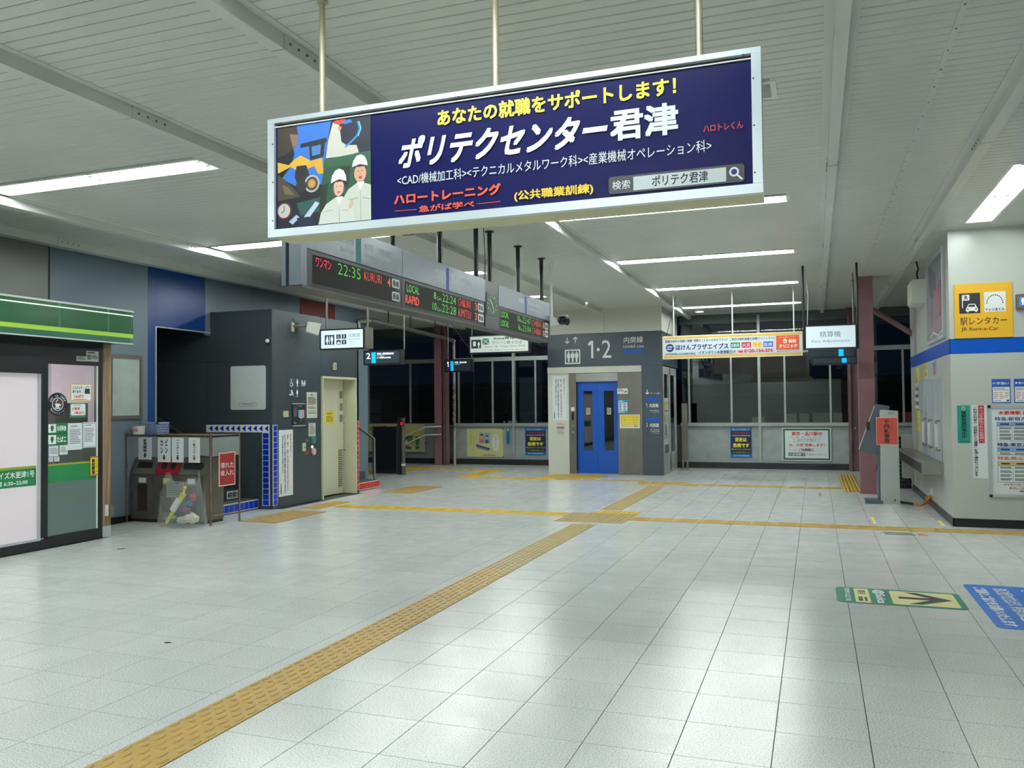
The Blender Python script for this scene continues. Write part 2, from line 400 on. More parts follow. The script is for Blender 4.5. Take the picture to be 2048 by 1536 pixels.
for k, (a, x0, x1, y0, y1) in enumerate(planks):
    if k < 300 and a > 60:
        key = round(x1-x0, 3)
        if key not in pc:
            mb = MB().use(M_ceil); plank_shape(mb, 0, x1-x0, 0, 0.1); o = mb.build('plank', origin=(0, 0, 0)); o.parent = ce; o.location = (x0, y0, 0); pc[key] = o.data
        else: inst('plank', pc[key], ce, (x0, y0, 0))
    else: plank_shape(farp, x0, x1, y0, y1, random.uniform(0, 0.0008))
tag(farp.build('plank_field', ce), kind='stuff')

# ribs along the hall
def rib(i, xc, y0, y1, fl_w, web_w, depth, joints, label):
    t = empty('trim_%d' % i, (xc, y0, CEIL-depth), label, kind='structure')
    part('flange', M_rib, t, (xc-fl_w/2, xc+fl_w/2, y0, y1, CEIL-0.006, CEIL+0.012))
    if depth > 0.01:
        mb = MB().use(M_rib); h = depth
        for a, b in zip([y0]+joints, joints+[y1]):
            mb.box(xc-web_w/2, xc+web_w/2, a+0.004, b-0.004, CEIL-h, CEIL-0.006)
        mb.build('web', t)
        for j in joints:
            mb = MB().use(M_rib); w2 = web_w/2+0.004
            mb.box(xc-w2, xc+w2, j, j+0.34, CEIL-h-0.004, CEIL-0.008); mb.use(M_dsteel)
            for q in range(4): mb.tube((xc+w2, j+0.05+q*.08, CEIL-h*.5), (xc+w2+.006, j+0.05+q*.08, CEIL-h*.5), 0.008, 6); mb.tube((xc-w2, j+0.05+q*.08, CEIL-h*.5), (xc-w2-.006, j+0.05+q*.08, CEIL-h*.5), 0.008, 6)
            mb.build('joint_plate', t)
    else:
        mb = MB().use(M_dsteel)
        for q in range(int((y1-y0)/0.3)): mb.tube((xc, y0+0.1+q*.3, CEIL-0.006), (xc, y0+0.1+q*.3, CEIL-0.010), 0.006, 6)
        tag(mb.build('screw', t), kind='stuff')
    return t
rib(1, -8.50, -4, 19.9, 0.30, 0.14, 0.10, [2.0, 7.45, 13.0], 'painted ceiling rib along the top of the grey wall')
rib(2, -7.31, -4, 19.9, 0.20, 0.10, 0.09, [3.0, 8.30, 13.6], 'painted ceiling rib next in from the grey wall')
rib(3, -4.335, -4, 19.9, 0.18, 0.08, 0.09, [4.38, 9.4, 14.6], 'painted ceiling rib passing over the departure board')
rib(4, -2.74, -4, 19.9, 0.18, 0.08, 0.09, [3.83, 9.0, 12.6], 'painted ceiling rib between the departure board and the banner sign')
rib(5, 0.167, -4, 19.9, 0.18, 0.075, 0.07, [1.5, 7.45, 11.3, 15.4], 'painted ceiling rib passing the end of the big banner sign')
rib(6, 0.76, -4, 19.9, 0.035, 0.03, 0.0, [], 'thin screwed cover strip in the plank ceiling')
rib(7, 1.26, -4, 19.6, 0.20, 0.08, 0.08, [2.0, 7.2, 11.3, 15.4], 'painted ceiling rib running towards the ticket office')

# ------------------------------------------------------------------ fluorescent lamps
def lamp(x0, x1, y0, y1, lit, label, along='x'):
    t = empty('ceiling_lamp', ((x0+x1)/2, (y0+y1)/2, CEIL), label, 'ceiling light', 'fluorescent ceiling lamps')
    f = 0.035; z0, z1 = CEIL-0.006, 3.64
    b = MB().use(M_white)
    b.box(x0-f, x1+f, y0-f, y0, z0, z1); b.box(x0-f, x1+f, y1, y1+f, z0, z1); b.box(x0-f, x0, y0, y1, z0, z1); b.box(x1, x1+f, y0, y1, z0, z1)
    b.box(x0, x1, y0, y1, z1-0.008, z1); b.build('housing', t)
    key = ('x' if along == 'x' else 'y', lit, round(x1-x0, 3), round(y1-y0, 3))
    L = ((x1-x0 if along == 'x' else y1-y0)-0.08)/2; l = L-0.065
    if key not in LM:
        a = MB().use(M_tube if lit else M_white); b2 = MB().use(M_white); e = (l, 0, 0) if along == 'x' else (0, l, 0)
        a.tube((0, 0, 0), e, 0.0155, 10); b2.box(-.015, .015, -.018, .018, -.019, .06); LM[key] = (a, b2, [None, None])
    a, b2, me = LM[key]
    def put(i, nm, w):
        if me[i] is None: o = (a, b2)[i].build(nm, origin=(0, 0, 0)); o.parent = t; o.location = Vector(w)-ORG[t.name]; me[i] = o.data
        else: inst(nm, me[i], t, w)
    cx, cy = (x0+x1)/2, (y0+y1)/2
    for d in (-0.055, 0.055):
        for k in range(2):
            s0 = (x0 if along == 'x' else y0)+0.05+k*L+.02
            P3 = (lambda u: (u, cy+d, CEIL+.022)) if along == 'x' else (lambda u: (cx+d, u, CEIL+.022))
            put(0, 'tube', P3(s0)); put(1, 'socket', P3(s0-.015)); put(1, 'socket', P3(s0+l+.015))
LM = {}
WHERE = {(-7.22, 0): 'long lit ceiling lamp nearest the green shop front', (-7.22, 1): 'lit ceiling lamp beyond the banner, over the near end of the departure board', (-7.22, 2): 'lit ceiling lamp seen between the poles of the departure board', (-7.22, 3): 'far lit ceiling lamp behind the last board poles',
 (-2.72, 0): 'unlit ceiling lamp hidden behind the banner, only its end showing', (-2.72, 1): 'lit ceiling lamp just under the lower edge of the banner', (-2.72, 2): 'second lit ceiling lamp beyond the banner', (-2.72, 3): 'third lit ceiling lamp beyond the banner', (-2.72, 4): 'farthest lit ceiling lamp, over the insurance advertisement'}
for x0, x1, yc, lit in LAMPS:
    k = round((yc-5.683)/3.1)
    lamp(x0, x1, yc-0.13, yc+0.13, lit, WHERE.get((x0, k), 'fluorescent ceiling lamp behind the viewer, %s row, %s one from the banner' % ('shop-side' if x0 < -5 else 'middle', ['', 'first', 'second', 'third'][-k])))
lamp(LR[0], LR[1], LR[2], LR[3], True, 'lit ceiling lamp lying lengthways beside the ticket office', 'y')
for k, (a, b) in enumerate(((2.6, 5.06), (-1.0, 1.46))):  # two more lengthways lamps out of view, added for extra light
    lamp(LR[0]+1.6*0, LR[1], a, b, True, ['lengthways ceiling lamp right of the viewer, beyond the picture', 'lengthways ceiling lamp behind the viewer, farthest from the office'][k], 'y')
for i, (x, y) in enumerate(((-4.36, 16.25), (-2.4, 18.9))):
    t = empty('downlight', (x, y, CEIL), ['round lit downlight in the ceiling before the lift', 'small round downlight beside the side of the lift'][i], 'downlight')
    MB().use(M_white).tube((x, y, CEIL-0.012), (x, y, CEIL+0.02), 0.105, 24).build('rim', t)
    MB().use(mat('downlight_glow', (255, 255, 245), emit=9)).tube((x, y, CEIL-0.016), (x, y, CEIL-0.011), 0.085, 24).build('diffuser', t)
    if i == 0: continue

# ------------------------------------------------------------------ walls
# grey-blue wall behind the shop and the toilets
wl = empty('wall_left', (-8.7, 8.5, 0), 'grey and blue panelled wall behind the bins and toilets', kind='structure')
def pnl(par, M, *b, name='panel'):
    return part(name, M, par, *b)
XL = -8.65
pnl(wl, M_gap, (-8.80, -8.67, -4, 9.2, 0, 3.6), (-8.80, -8.67, 9.2, 10.4, 2.66, 3.6), (-8.80, -8.67, 10.4, 15.12, 0, 3.6), name='backing')
pnl(wl, M_greywall, (-8.67, XL, 4.5, 7.505, 0, CEIL)); pnl(wl, M_greywall, (-8.67, XL, -4, 4.49, 0, CEIL))
pnl(wl, M_bluegrey, (-8.67, XL, 7.53, 9.100, 0.08, CEIL))
pnl(wl, M_bluewall, (-8.67, XL, 9.103, 9.235, 0.0, CEIL)); pnl(wl, M_bluewall, (-8.67, XL, 9.237, 10.25, 2.64, CEIL))
pnl(wl, M_bluegrey, (-8.67, XL, 10.254, 11.40, 2.6, CEIL)); pnl(wl, M_bluegrey, (-8.67, XL, 11.404, 12.72, 2.6, CEIL)); pnl(wl, M_bluegrey, (-8.67, XL, 12.724, 15.12, 0.0, CEIL))
pnl(wl, M_redwall, (-8.66, -8.64, 12.73, 13.87, 3.15, CEIL-0.1))
pnl(wl, M_alu, (-8.68, -8.635, 9.232, 9.250, 0, 2.65), (-8.68, -8.635, 9.25, 10.36, 2.635, 2.65), name='opening_trim')
tag(part('baseboard_left', M_black, None, (-8.66, -8.635, 7.6, 9.10, 0, 0.075)), 'dark base strip under the grey-blue wall', kind='structure')

# toilet block
wt = empty('wall_toilets', (-7.6, 11.5, 0), 'charcoal walls of the toilet block with the blue and red tile trims', kind='structure')
YA, XB, ZT = 10.36, -7.53, 2.955
for (a, b) in ((-9.9, -8.72), (-8.716, XB)):
    for (z0, z1) in ((0, 1.19), (1.193, 2.20), (2.203, ZT)): pnl(wt, M_dkwall, (a, b-0.002, YA, YA+0.08, z0, z1))
for (a, b) in ((YA+0.08, 11.655),):
    for (z0, z1) in ((0, 1.19), (1.193, 2.20), (2.203, ZT)): pnl(wt, M_dkwall, (XB-0.08, XB, a, b, z0, z1))
pnl(wt, M_dkwall, (XB-0.08, XB, YA+0.001, YA+0.08, 0, ZT), name='corner_post')
pnl(wt, M_dkwall, (XB-0.08, XB, 11.657, 12.84, 2.005, ZT)); pnl(wt, M_dkwall, (XB-0.08, XB, 12.73, 12.84, 0, 2.003))
pnl(wt, M_dkwall, (-8.66, XB, 12.80, 12.84, 0, ZT)); pnl(wt, M_dkwall, (-9.9, XB-0.01, YA+0.08, 12.84, ZT-0.04, ZT), name='roof')
def tile_strip(par, kind, pos, cells_, M, back, name='tile_strip'):
    """white strip with coloured tiles proud of it; cells_ = list of (a0,a1,z0,z1)"""
    b, _p = face_of(kind, pos, *back, 0.006); st = part(name, M_white, par, b)
    for c in cells_:
        b, _p = face_of(kind, pos+(0.006 if kind == '+x' else -0.006), *c, 0.004); part('tile', M, st, b)
def col_cells(a0, a1, z0, z1, n, g=0.008):
    h = (z1-z0)/n; return [(a0+g, a1-g, z0+i*h+g/2, z0+(i+1)*h-g/2) for i in range(n)]
tile_strip(wt, '-y', YA, col_cells(-7.695, -7.578, 0.055, 1.125, 13), M_tileb, (-7.70, -7.573, 0.05, 1.13))
tile_strip(wt, '+x', XB, col_cells(10.375, 10.475, 0.055, 1.235, 14), M_tileb, (10.372, 10.48, 0.05, 1.24))
tile_strip(wt, '+x', XB, col_cells(12.745, 12.83, 0.05, 1.245, 14), M_tiler, (12.742, 12.836, 0.045, 1.25))
st = part('arrow_strip', M_white, wt, (-8.716, -7.575, YA-0.006, YA, 1.132, 1.245))
for i in range(11):
    x = -8.66+i*0.1005; MB().use(M_tileb).prism([(x, 1.19), (x+0.062, 1.146), (x+0.062, 1.234)], 'y', YA-0.010, YA-0.006).build('arrow', st)

# stairs up into the left opening and into the far opening
def stairs(name, label, x0, run, rise, n, y0, y1, M_t, seed_tiles, face_text, ytext):
    t = empty(name, (x0, (y0+y1)/2, 0), label, kind='structure')
    for i in range(n):
        part('step', M_dkwall if i else mat('step_grey', (92, 94, 92), rough=0.5), t, (x0-run*(i+1)-0.02, x0-run*i, y0, y1, 0 if i == 0 else rise*i, rise*(i+1)))
    cs = []; k = seed_tiles; h = 0.125; w = (y1-y0-0.02)/k
    for i in range(k): cs.append((y0+0.01+i*w+.005, y0+0.01+(i+1)*w-.005, 0.03, 0.135))
    tile_strip(t, '+x', x0, cs, M_t, (y0+0.005, y1-0.005, 0.018, 0.148))
    mb, p = sheet('+x', x0-run, ytext[0], ytext[1], rise+0.02, rise*2-0.02, M_white, 0.004)
    p.rect(.02, .04, .98, .96, M_white); p.text(face_text, .04, .1, .96, .9, ink(20, 22, 26), 0.03); mb.build('sticker', t)
    return t
stairs('trim_8', 'grey steps with blue tiled riser rising beside the bins', -7.77, 0.28, 0.152, 6, 9.25, YA-0.012, M_tileb, 10, '検索!', (10.00, 10.24))
stairs('trim_9', 'grey steps with red tiled riser past the cream door', -7.60, 0.30, 0.152, 3, 12.845, 13.70, M_tiler, 8, '検索!', (13.02, 13.38))
hr = MB().use(M_steel); hr.path([(-9.75, 10.27, 1.45), (-9.15, 10.27, 1.13), (-8.75, 10.27, 0.92)], 0.02); hr.tube((-9.35, 10.27, 1.22), (-9.35, 10.36, 1.16), 0.01, 6)
tag(hr.build('handrail'), 'steel handrail sloping down the dark wall behind the bins', 'handrail')
hr = MB().use(M_steel); hr.path([(-8.35, 13.62, 1.33), (-7.66, 13.62, 0.90), (-7.66, 13.62, 0.0)], 0.022)
tag(hr.build('handrail'), 'bent steel handrail post beside the red-tiled steps', 'handrail')
# the passage behind the left opening
pw = empty('wall_passage', (-9.9, 9.8, 0), 'dim wall closing the stair passage', kind='structure')
part('panel', M_dkwall, pw, (-9.98, -9.9, 9.1, 10.46, 0, 3.55)); part('panel', M_dkwall, pw, (-9.98, -8.81, 9.02, 9.12, 0, 3.55)); part('panel', M_dkwall, pw, (-9.98, -8.81, 9.1, 10.46, 3.4, 3.5))

# back wall with windows
YBK = 19.8
wb = empty('wall_back', (-4, YBK, 0), 'grey panelled back wall below the windows', kind='structure')
secs = [(-12.0, -9.0), (-8.80, -7.16), (-7.12, -5.60), (-2.98, -1.22), (-1.18, 0.70), (0.95, 4.0)]
for a, b in secs:
    part('panel', M_lower, wb, (a+.01, b-.01, YBK, YBK+0.03, 0.14, 0.96)); part('panel', M_frame, wb, (a, b, YBK-0.012, YBK, 0.135, 0.175))
part('backing', M_gap, wb, (-12.1, 4.1, YBK+0.03, YBK+0.12, 0, 1.0))
tag(part('baseboard_back', mat('dark_kerb', (34, 34, 38), rough=0.5, noise=0.3, scale=9), None, (-12.0, 0.72, YBK-0.10, YBK, 0, 0.135)), 'dark stone kerb along the foot of the back wall', kind='structure')
def window(i, label, x0, x1, mull, posts, z0=1.03, zh=2.62, upper=True):
    t = empty('window_%d' % i, ((x0+x1)/2, YBK, z0), label, kind='structure')
    part('sill', M_frame, t, (x0, x1, YBK-0.06, YBK+0.06, 0.965, 1.045))
    part('header', M_frame, t, (x0, x1, YBK-0.04, YBK+0.04, zh, zh+0.10))
    for p in posts: part('post', M_frame, t, (p-0.03, p+0.03, YBK-0.07, YBK+0.04, 0.14, CEIL-0.05))
    for q in mull: part('mullion', M_frame, t, (q-0.02, q+0.02, YBK-0.02, YBK+0.03, 1.045, zh))
    xs = sorted([x0]+list(mull)+list(posts)+[x1])
    for a, b in zip(xs[:-1], xs[1:]):
        if b-a > 0.1:
            k = MB().use(GLASS); k.face([(a+.02, YBK+.01, 1.045), (b-.02, YBK+.01, 1.045), (b-.02, YBK+.01, zh), (a+.02, YBK+.01, zh)]); k.build('pane', t)
    for a, b in zip(sorted([x0]+list(posts)), sorted(list(posts)+[x1])):
        if b-a > 0.1:
            k = MB().use(GLASS); k.face([(a+.02, YBK+.02, zh+.1), (b-.02, YBK+.02, zh+.1), (b-.02, YBK+.02, 3.34), (a+.02, YBK+.02, 3.34)]); k.build('pane', t)
    part('head_beam', mat('grey_green_beam', (74, 86, 84), rough=0.5), t, (x0, x1, YBK-0.05, YBK+0.08, 3.34, 3.56))
    return t
window(1, 'dark windows beyond the stairs in the far corner', -12.0, -9.0, (-11.3, -10.05), ())
window(2, 'dark windows between the mauve column and the lift', -8.80, -5.50, (-8.66, -7.72, -6.57), (-7.14,))
window(3, 'dark windows between the lift and the mauve door', -2.98, 0.70, (-2.78, -1.82, -0.65, 0.31), (-1.20,))
window(4, 'dark windows behind the fare machine', 0.95, 4.0, (1.78, 2.9), ())

# enclosing parts that the camera does not face
tag(part('wall_right', M_office, None, (6.1, 6.2, -4, 11.2, 0, 3.6)), 'pale wall closing the concourse beside the ticket office', kind='structure')
tag(part('wall_rear', M_office, None, (-8.65, 6.1, -4.2, -4.1, 0, 3.6)), 'pale wall behind the viewer', kind='structure')
tag(part('wall_corner', M_greywall, None, (-12.2, -12.1, 15.1, 19.9, 0, 3.6), (-12.1, -8.8, 15.0, 15.1, 0, 3.6)), 'wall closing the stair corner', kind='structure')

# ------------------------------------------------------------------ columns
def column(x0, x1, y0, y1, label, M=M_pink):
    t = empty('column', ((x0+x1)/2, (y0+y1)/2, 0), label, kind='structure'); f = 0.02
    part('web', M, t, ((x0+x1)/2-0.02, (x0+x1)/2+0.02, y0, y1, 0, CEIL)) if x1-x0 > 0.28 else None
    part('shaft', M, t, (x0, x1, y0, y1, 0, CEIL)); part('base_plate', M, t, (x0-.01, x1+.01, y0-.01, y1+.01, 0, 0.012)); return t
column(0.665, 0.905, 14.75, 15.05, 'mauve steel column behind the fare machine')
t = empty('column', (-8.95, 19.4, 0), 'mauve steel column at the far end by the stairs', kind='structure')
part('flange', M_pink, t, (-9.12, -8.93, 19.30, 19.34, 0, CEIL)); part('web', M_pinkd, t, (-8.90, -8.86, 19.34, 19.62, 0, CEIL)); part('flange', M_pink, t, (-8.92, -8.79, 19.42, 19.48, 0, CEIL)); part('web', M_pinkd, t, (-9.05, -9.0, 19.34, 19.62, 0, CEIL))
# mauve door at the right end of the back wall
t = empty('door_1', (0.83, 19.5, 0), 'mauve painted steel door at the end of the windows', kind='structure')
part('leaf', M_pinkd, t, (0.72, 1.0, 19.50, 19.55, 0, CEIL-.02)); part('jamb', M_pinkd, t, (0.66, 0.72, 19.42, 19.60, 0, CEIL-.02)); MB().use(M_steel).tube((0.80, 19.50, 0.93), (0.80, 19.44, 0.93), 0.014, 8).ball((0.80, 19.43, 0.93), 0.03).build('knob', t)
br = MB().use(M_pink); br.tube((0.90, 15.2, 3.06), (1.62, 15.35, 2.56), 0.045, 4); tag(br.build('trim_10'), 'sloping mauve brace between the column and the ticket office', kind='structure')

# ------------------------------------------------------------------ ticket office
wo = empty('wall_office', (2.5, 11.2, 0), 'pale steel-panelled walls of the ticket office with blue band', kind='structure')
OX, OY = 1.525, 11.2
part('backing', M_gap, wo, (OX+0.03, 6.1, OY+0.03, 15.6, 0, 3.56))
for a, b in ((OX+0.001, 2.42), (2.424, 3.6), (3.604, 6.1)): part('panel', M_office, wo, (a, b, OY, OY+0.03, 0, CEIL))
for a, b in ((OY, 11.75), (11.754, 12.6), (12.604, 13.4), (13.404, 14.2), (14.204, 15.0), (15.004, 15.6)): part('panel', M_office, wo, (OX, OX+0.03, a+0.001, b, 0, CEIL))
part('blue_band', M_blue, wo, (OX-0.004, 6.1, OY-0.004, OY+0.002, 2.062, 2.240), (OX-0.004, OX+0.002, OY-0.004, 15.6, 2.062, 2.240))
tag(part('baseboard_office', M_black, None, (OX-0.012, 6.1, OY-0.012, OY, 0, 0.10), (OX-0.012, OX, OY-0.012, 15.6, 0, 0.10)), 'black base strip round the ticket office', kind='structure')
tag(part('trim_11', M_rib, None, (OX-0.02, 6.1, OY-0.02, OY+.02, CEIL-.02, CEIL+.01)), 'thin cornice over the ticket office wall', kind='structure')
t = empty('service_counter', (1.4, 13.7, 0.56), 'steel-topped narrow counter along the ticket office windows', 'counter')
part('top', M_steel, t, (1.268, OX-.002, 11.93, 15.45, 0.690, 0.715)); part('front_panel', M_dark, t, (1.275, 1.29, 11.96, 15.44, 0.56, 0.69)); part('end_cap', M_steel, t, (1.268, OX-.002, 11.93, 11.96, 0.56, 0.69)); part('bracket', M_dsteel, t, (1.29, OX-.002, 12.6, 12.63, 0.56, 0.69), (1.29, OX-.002, 14.6, 14.63, 0.56, 0.69))
for i, (a, b, lab) in enumerate(((12.02, 12.62, 'white ticket-office hatch nearest the corner, with bar handle'), (12.78, 13.35, 'middle white ticket-office hatch with bar handle'), (13.42, 13.84, 'third ticket-office hatch, behind the timetable rack'))):
    t = empty('ticket_hatch', (OX, (a+b)/2, 0.72), lab, 'hatch', 'hatches over the counter')
    part('shutter', mat('hatch_grey', (176, 184, 192), rough=0.3), t, (OX-0.012, OX, a, b, 0.716, 1.78)); part('frame', M_alu, t, (OX-0.02, OX-.002, a-0.02, a, 0.716, 1.80), (OX-0.02, OX-.002, b, b+0.02, 0.716, 1.80), (OX-0.02, OX-.002, a, b, 1.78, 1.80))
    y = (a+0.08); MB().use(M_steel).path([(OX-.012, y, 1.24), (OX-.06, y, 1.24), (OX-.06, y, 0.86), (OX-.012, y, 0.86)], 0.012).build('handle', t)
    part('grip', M_white, t, (OX-0.075, OX-0.045, y-0.02, y+0.02, 0.90, 1.20))
for i, (a, b, c, lab) in enumerate(((12.42, 12.80, (150, 146, 170), 'lilac notice with red arrow over the nearer hatches'), (13.35, 13.75, (214, 190, 110), 'yellow notice with red arrow over the farther hatch'))):
    mb, p = sheet('-x', OX, a, b, 1.84, 2.05, ink(*c)); p.text('きっぷ', .1, .1, .9, .4, ink(40, 40, 50), .02); p.line([(.5, .5), (.5, .8)], .12, ink(190, 30, 36)); p.poly([(.3, .72), (.7, .72), (.5, .95)], ink(190, 30, 36)); tag(mb.build('notice'), lab, 'notice')
mb, p = sheet('-x', OX, 14.42, 14.90, 1.02, 2.03, ink(216, 206, 80)); p.vtext('お知らせきっぷうりば', .3, .06, .7, .94, ink(90, 90, 60)); tag(mb.build('notice'), 'tall yellow strip notice at the far end of the ticket windows', 'notice')
t = empty('timetable_rack', (1.45, 14.05, 1.32), 'small grey pigeonhole rack standing out from the ticket windows', 'rack')
part('back', M_alu, t, (1.50, OX-.002, 14.0, 14.02, 1.36, 1.80)); part('side', M_alu, t, (1.46, OX-.002, 13.90, 13.912, 1.36, 1.80)); part('side', M_alu, t, (1.46, OX-.002, 14.30, 14.312, 1.36, 1.80))
for i in range(4): part('shelf', M_alu, t, (1.46, OX-.002, 13.912, 14.30, 1.37+i*0.11, 1.378+i*0.11))
for i in range(4): part('leaflet_holder', M_white, t, (1.448, 1.46, 13.93, 14.29, 1.385+i*0.11, 1.44+i*0.11))
# framed poster and box high on the office side
t = empty('framed_poster', (OX, 12.2, 2.28), 'silver framed faded poster high on the office side wall', 'poster')
part('frame', M_alu, t, (OX-.04, OX, 11.46, 11.50, 2.28, 3.42), (OX-.04, OX, 12.98, 13.02, 2.28, 3.42), (OX-.04, OX, 11.50, 12.98, 2.28, 2.32), (OX-.04, OX, 11.50, 12.98, 3.38, 3.42))
mb, p = sheet('-x', OX, 11.50, 12.98, 2.32, 3.38, ink(122, 126, 136), 0.012)
R = random.Random(3)
for i in range(9): a = R.random()*.7; c = R.choice([(150, 90, 104), (96, 104, 122), (160, 168, 176), (120, 60, 76), (84, 84, 100)]); y = R.random()*.55; p.poly([(a, y), (a+.2, y+.05), (a+.24, y+.4), (a+.05, y+.42)], ink(*c))
for i in range(9): p.disc(.08+i*.105, .82+.05*(i % 2), .05, ink(150, 118, 128)); 
p.line([(.1, .95), (.3, .9), (.6, .97), (.9, .93)], .01, ink(230, 230, 235)); mb.build('print', t)
t = empty('speaker_box', (1.42, 13.75, 2.9), 'cream wall box with a black cable beyond the framed poster', 'box')
part('body', M_cream, t, (1.36, OX, 13.45, 14.05, 2.93, 3.28)); part('lid', mat('cream2', (214, 214, 198), rough=.4), t, (1.345, 1.36, 13.47, 14.03, 2.95, 3.26)); MB().use(M_cable).path([(1.45, 13.6, 3.28), (1.43, 13.55, 3.38), (1.46, 13.62, 3.46), (1.42, 13.5, 3.55)], 0.012, 6).build('cable', t)
# front wall notices
mb, p = sheet('-y', OY, 1.579, 2.188, 2.243, 2.889, ink(226, 172, 30), 0.02)
BK, WH, NV = ink(22, 22, 24), ink(235, 238, 238), ink(24, 34, 92)
p.rect(.085, .17, .45, .545, BK); p.rect(.135, .20, .15, .44, WH); p.rect(.155, .20, .265, .305, WH); p.text('R', .18, .215, .24, .29, BK, .03)
p.poly([(.2,.46),(.22,.43),(.25,.37),(.36,.37),(.39,.43),(.41,.46),(.41,.5),(.2,.5)], WH); p.poly([(.255,.385),(.35,.385),(.365,.425),(.24,.425)], BK); p.disc(.235,.465,.014,BK); p.disc(.375,.465,.014,BK); p.rect(.215,.5,.25,.52,WH); p.rect(.36,.5,.395,.52,WH)
p.rect(.52, .165, .885, .53, WH); 
for i in range(14):
    a = math.pi*(1-i/13.); p.disc(.70+.135*math.cos(a), .37-.145*math.sin(a), .012, BK, n=8)
p.text('トレン太くん', .545, .455, .865, .515, ink(20, 40, 30), .03)
p.text('駅レンタカー', .095, .62, .90, .76, BK, .012); p.text('JR Rent-a-Car', .11, .80, .76, .885, BK)
tag(mb.build('wall_sign'), 'large yellow car-rental sign with black car symbol on the office wall', 'sign')
t = empty('guide_sign', (2.34, OY, 2.56), 'small brown-framed blue lit sign beside the yellow sign, cut by the picture edge', 'sign')
part('case', mat('brown_case', (96, 82, 70), rough=.5), t, (2.222, 2.56, OY-.06, OY, 2.565, 2.735)); mb, p = sheet('-y', OY-.06, 2.25, 2.54, 2.60, 2.70, ink(30, 110, 200, .6), 0.002); person_icon(p, .12, .5, .8, ink(240, 245, 250, .8)); mb.build('face', t)
for i, (a, b, hd, lab) in enumerate(((1.956, 2.150, '手洗い', 'blue-headed hand-washing notice over the timetable board'), (2.185, 2.38, '咳エチケット', 'blue-headed cough-manners notice at the picture edge'))):
    mb, p = sheet('-y', OY, a, b, 1.467, 1.750, ink(16, 78, 168)); p.disc(.13, .17, .065, WH); p.text(str(i+1), .11, .13, .15, .21, NV); p.text(hd, .25, .12, .93, .23, WH, .02); p.rect(.05, .33, .95, .955, WH)
    p.small(.1, .38, .9, .50, 2, ink(120, 90, 80)); p.small(.1, .54, .35, .85, 4, ink(190, 130, 90), seed=2); p.small(.4, .54, .62, .85, 4, ink(190, 130, 90), seed=3); p.small(.68, .54, .9, .8, 4, ink(190, 130, 90), seed=4); p.small(.12, .88, .6, .93, 1, ink(60, 90, 130)); p.rect(.78, .86, .9, .93, NV)
    tag(mb.build('notice'), lab, 'notice')
TEAL = ink(18, 140, 128)
mb, p = sheet('-y', OY, 1.586, 1.722, 0.997, 1.443, TEAL); p.disc(.5, .075, .19, ink(176, 186, 150), n=5); p.disc(.5, .075, .1, ink(90, 140, 110), n=5); p.vtext('警察官巡回強化中', .3, .15, .72, .88, ink(20, 30, 34), .03, .05); p.text('木更津警察署', .12, .94, .88, .975, ink(20, 50, 60)); tag(mb.build('notice'), 'teal vertical police-patrol notice on the office wall', 'notice')
mb, p = sheet('-y', OY, 1.742, 1.897, 0.580, 1.446, M_paper); p.rect(.42, .005, .82, .52, ink(186, 32, 50)); p.vtext('きっぷを紛失されたお客様へ', .46, .02, .78, .505, WH, .01, .04); p.vtext('ご利用の列車の「始発駅からの運賃」を頂く場合もございます', .07, .015, .36, .975, ink(28, 30, 60), .02, .02); tag(mb.build('notice'), 'tall white lost-ticket notice with red band beside the timetable board', 'notice')
t = empty('timetable_board', (2.4, OY, 0.36), 'silver-framed train timetable poster board on the office wall', 'poster')
part('frame', M_alu, t, (1.908, 1.94, OY-.025, OY, 0.366, 1.44), (2.86, 2.90, OY-.025, OY, 0.366, 1.44), (1.94, 2.86, OY-.025, OY, 0.366, 0.40), (1.94, 2.86, OY-.025, OY, 1.405, 1.44))
part('corner', M_black, t, (1.905, 1.935, OY-.03, OY, 1.41, 1.443)); part('corner', M_black, t, (1.905, 1.935, OY-.03, OY, 0.363, 0.395))
mb, p = sheet('-y', OY, 1.94, 2.86, 0.40, 1.405, M_paper, 0.012)
RD, BL, OR = ink(186, 28, 44), ink(28, 50, 130), ink(214, 110, 76)
p.text('木更津駅 夏の臨時列車のご案内', .08, .03, .98, .075, RD, .035); p.text('特急:新宿方面 臨時', .04, .10, .62, .145, BL, .02)
def table(y0, y1, hc, rows, seed):
    p.rect(.06, y0, .99, y1, ink(90, 96, 110)); p.rect(.063, y0+.003, .987, y0+.045, hc); p.rect(.063, y0+.05, .987, y1-.003, M_paper)
    for x in (.23, .40, .70): p.rect(x, y0, x+.003, y1, ink(120, 126, 140))
    for x in (.10, .27, .45, .75): p.small(x, y0+.015, x+.1, y0+.035, 1, BK, fill=.9, seed=seed+int(x*100), ragged=0)
    for k in range(rows):
        y = y0+.06+k*(y1-y0-.06)/rows
        for x in (.09, .25, .44, .74): p.small(x, y, x+.13, y+.028, 2, BK, fill=.55, seed=seed+k*7+int(x*50), ragged=.2)
table(.16, .38, ink(130, 168, 214), 4, 1); p.text('特急:東京方面 臨時', .06, .40, .62, .445, BL, .02); table(.455, .545, ink(130, 168, 214), 1, 31)
p.text('特急:館山方面(下り)', .06, .56, .66, .605, OR, .02); table(.62, .86, ink(216, 190, 120), 4, 61)
p.text('※特急列車ご利用の際には特急券が必要です', .12, .875, .95, .90, RD, .01); p.text('事前に指定席券売機でお求めください', .18, .915, .93, .94, RD, .01); p.small(.3, .955, .9, .97, 1, BK, fill=.7); mb.build('print', t)

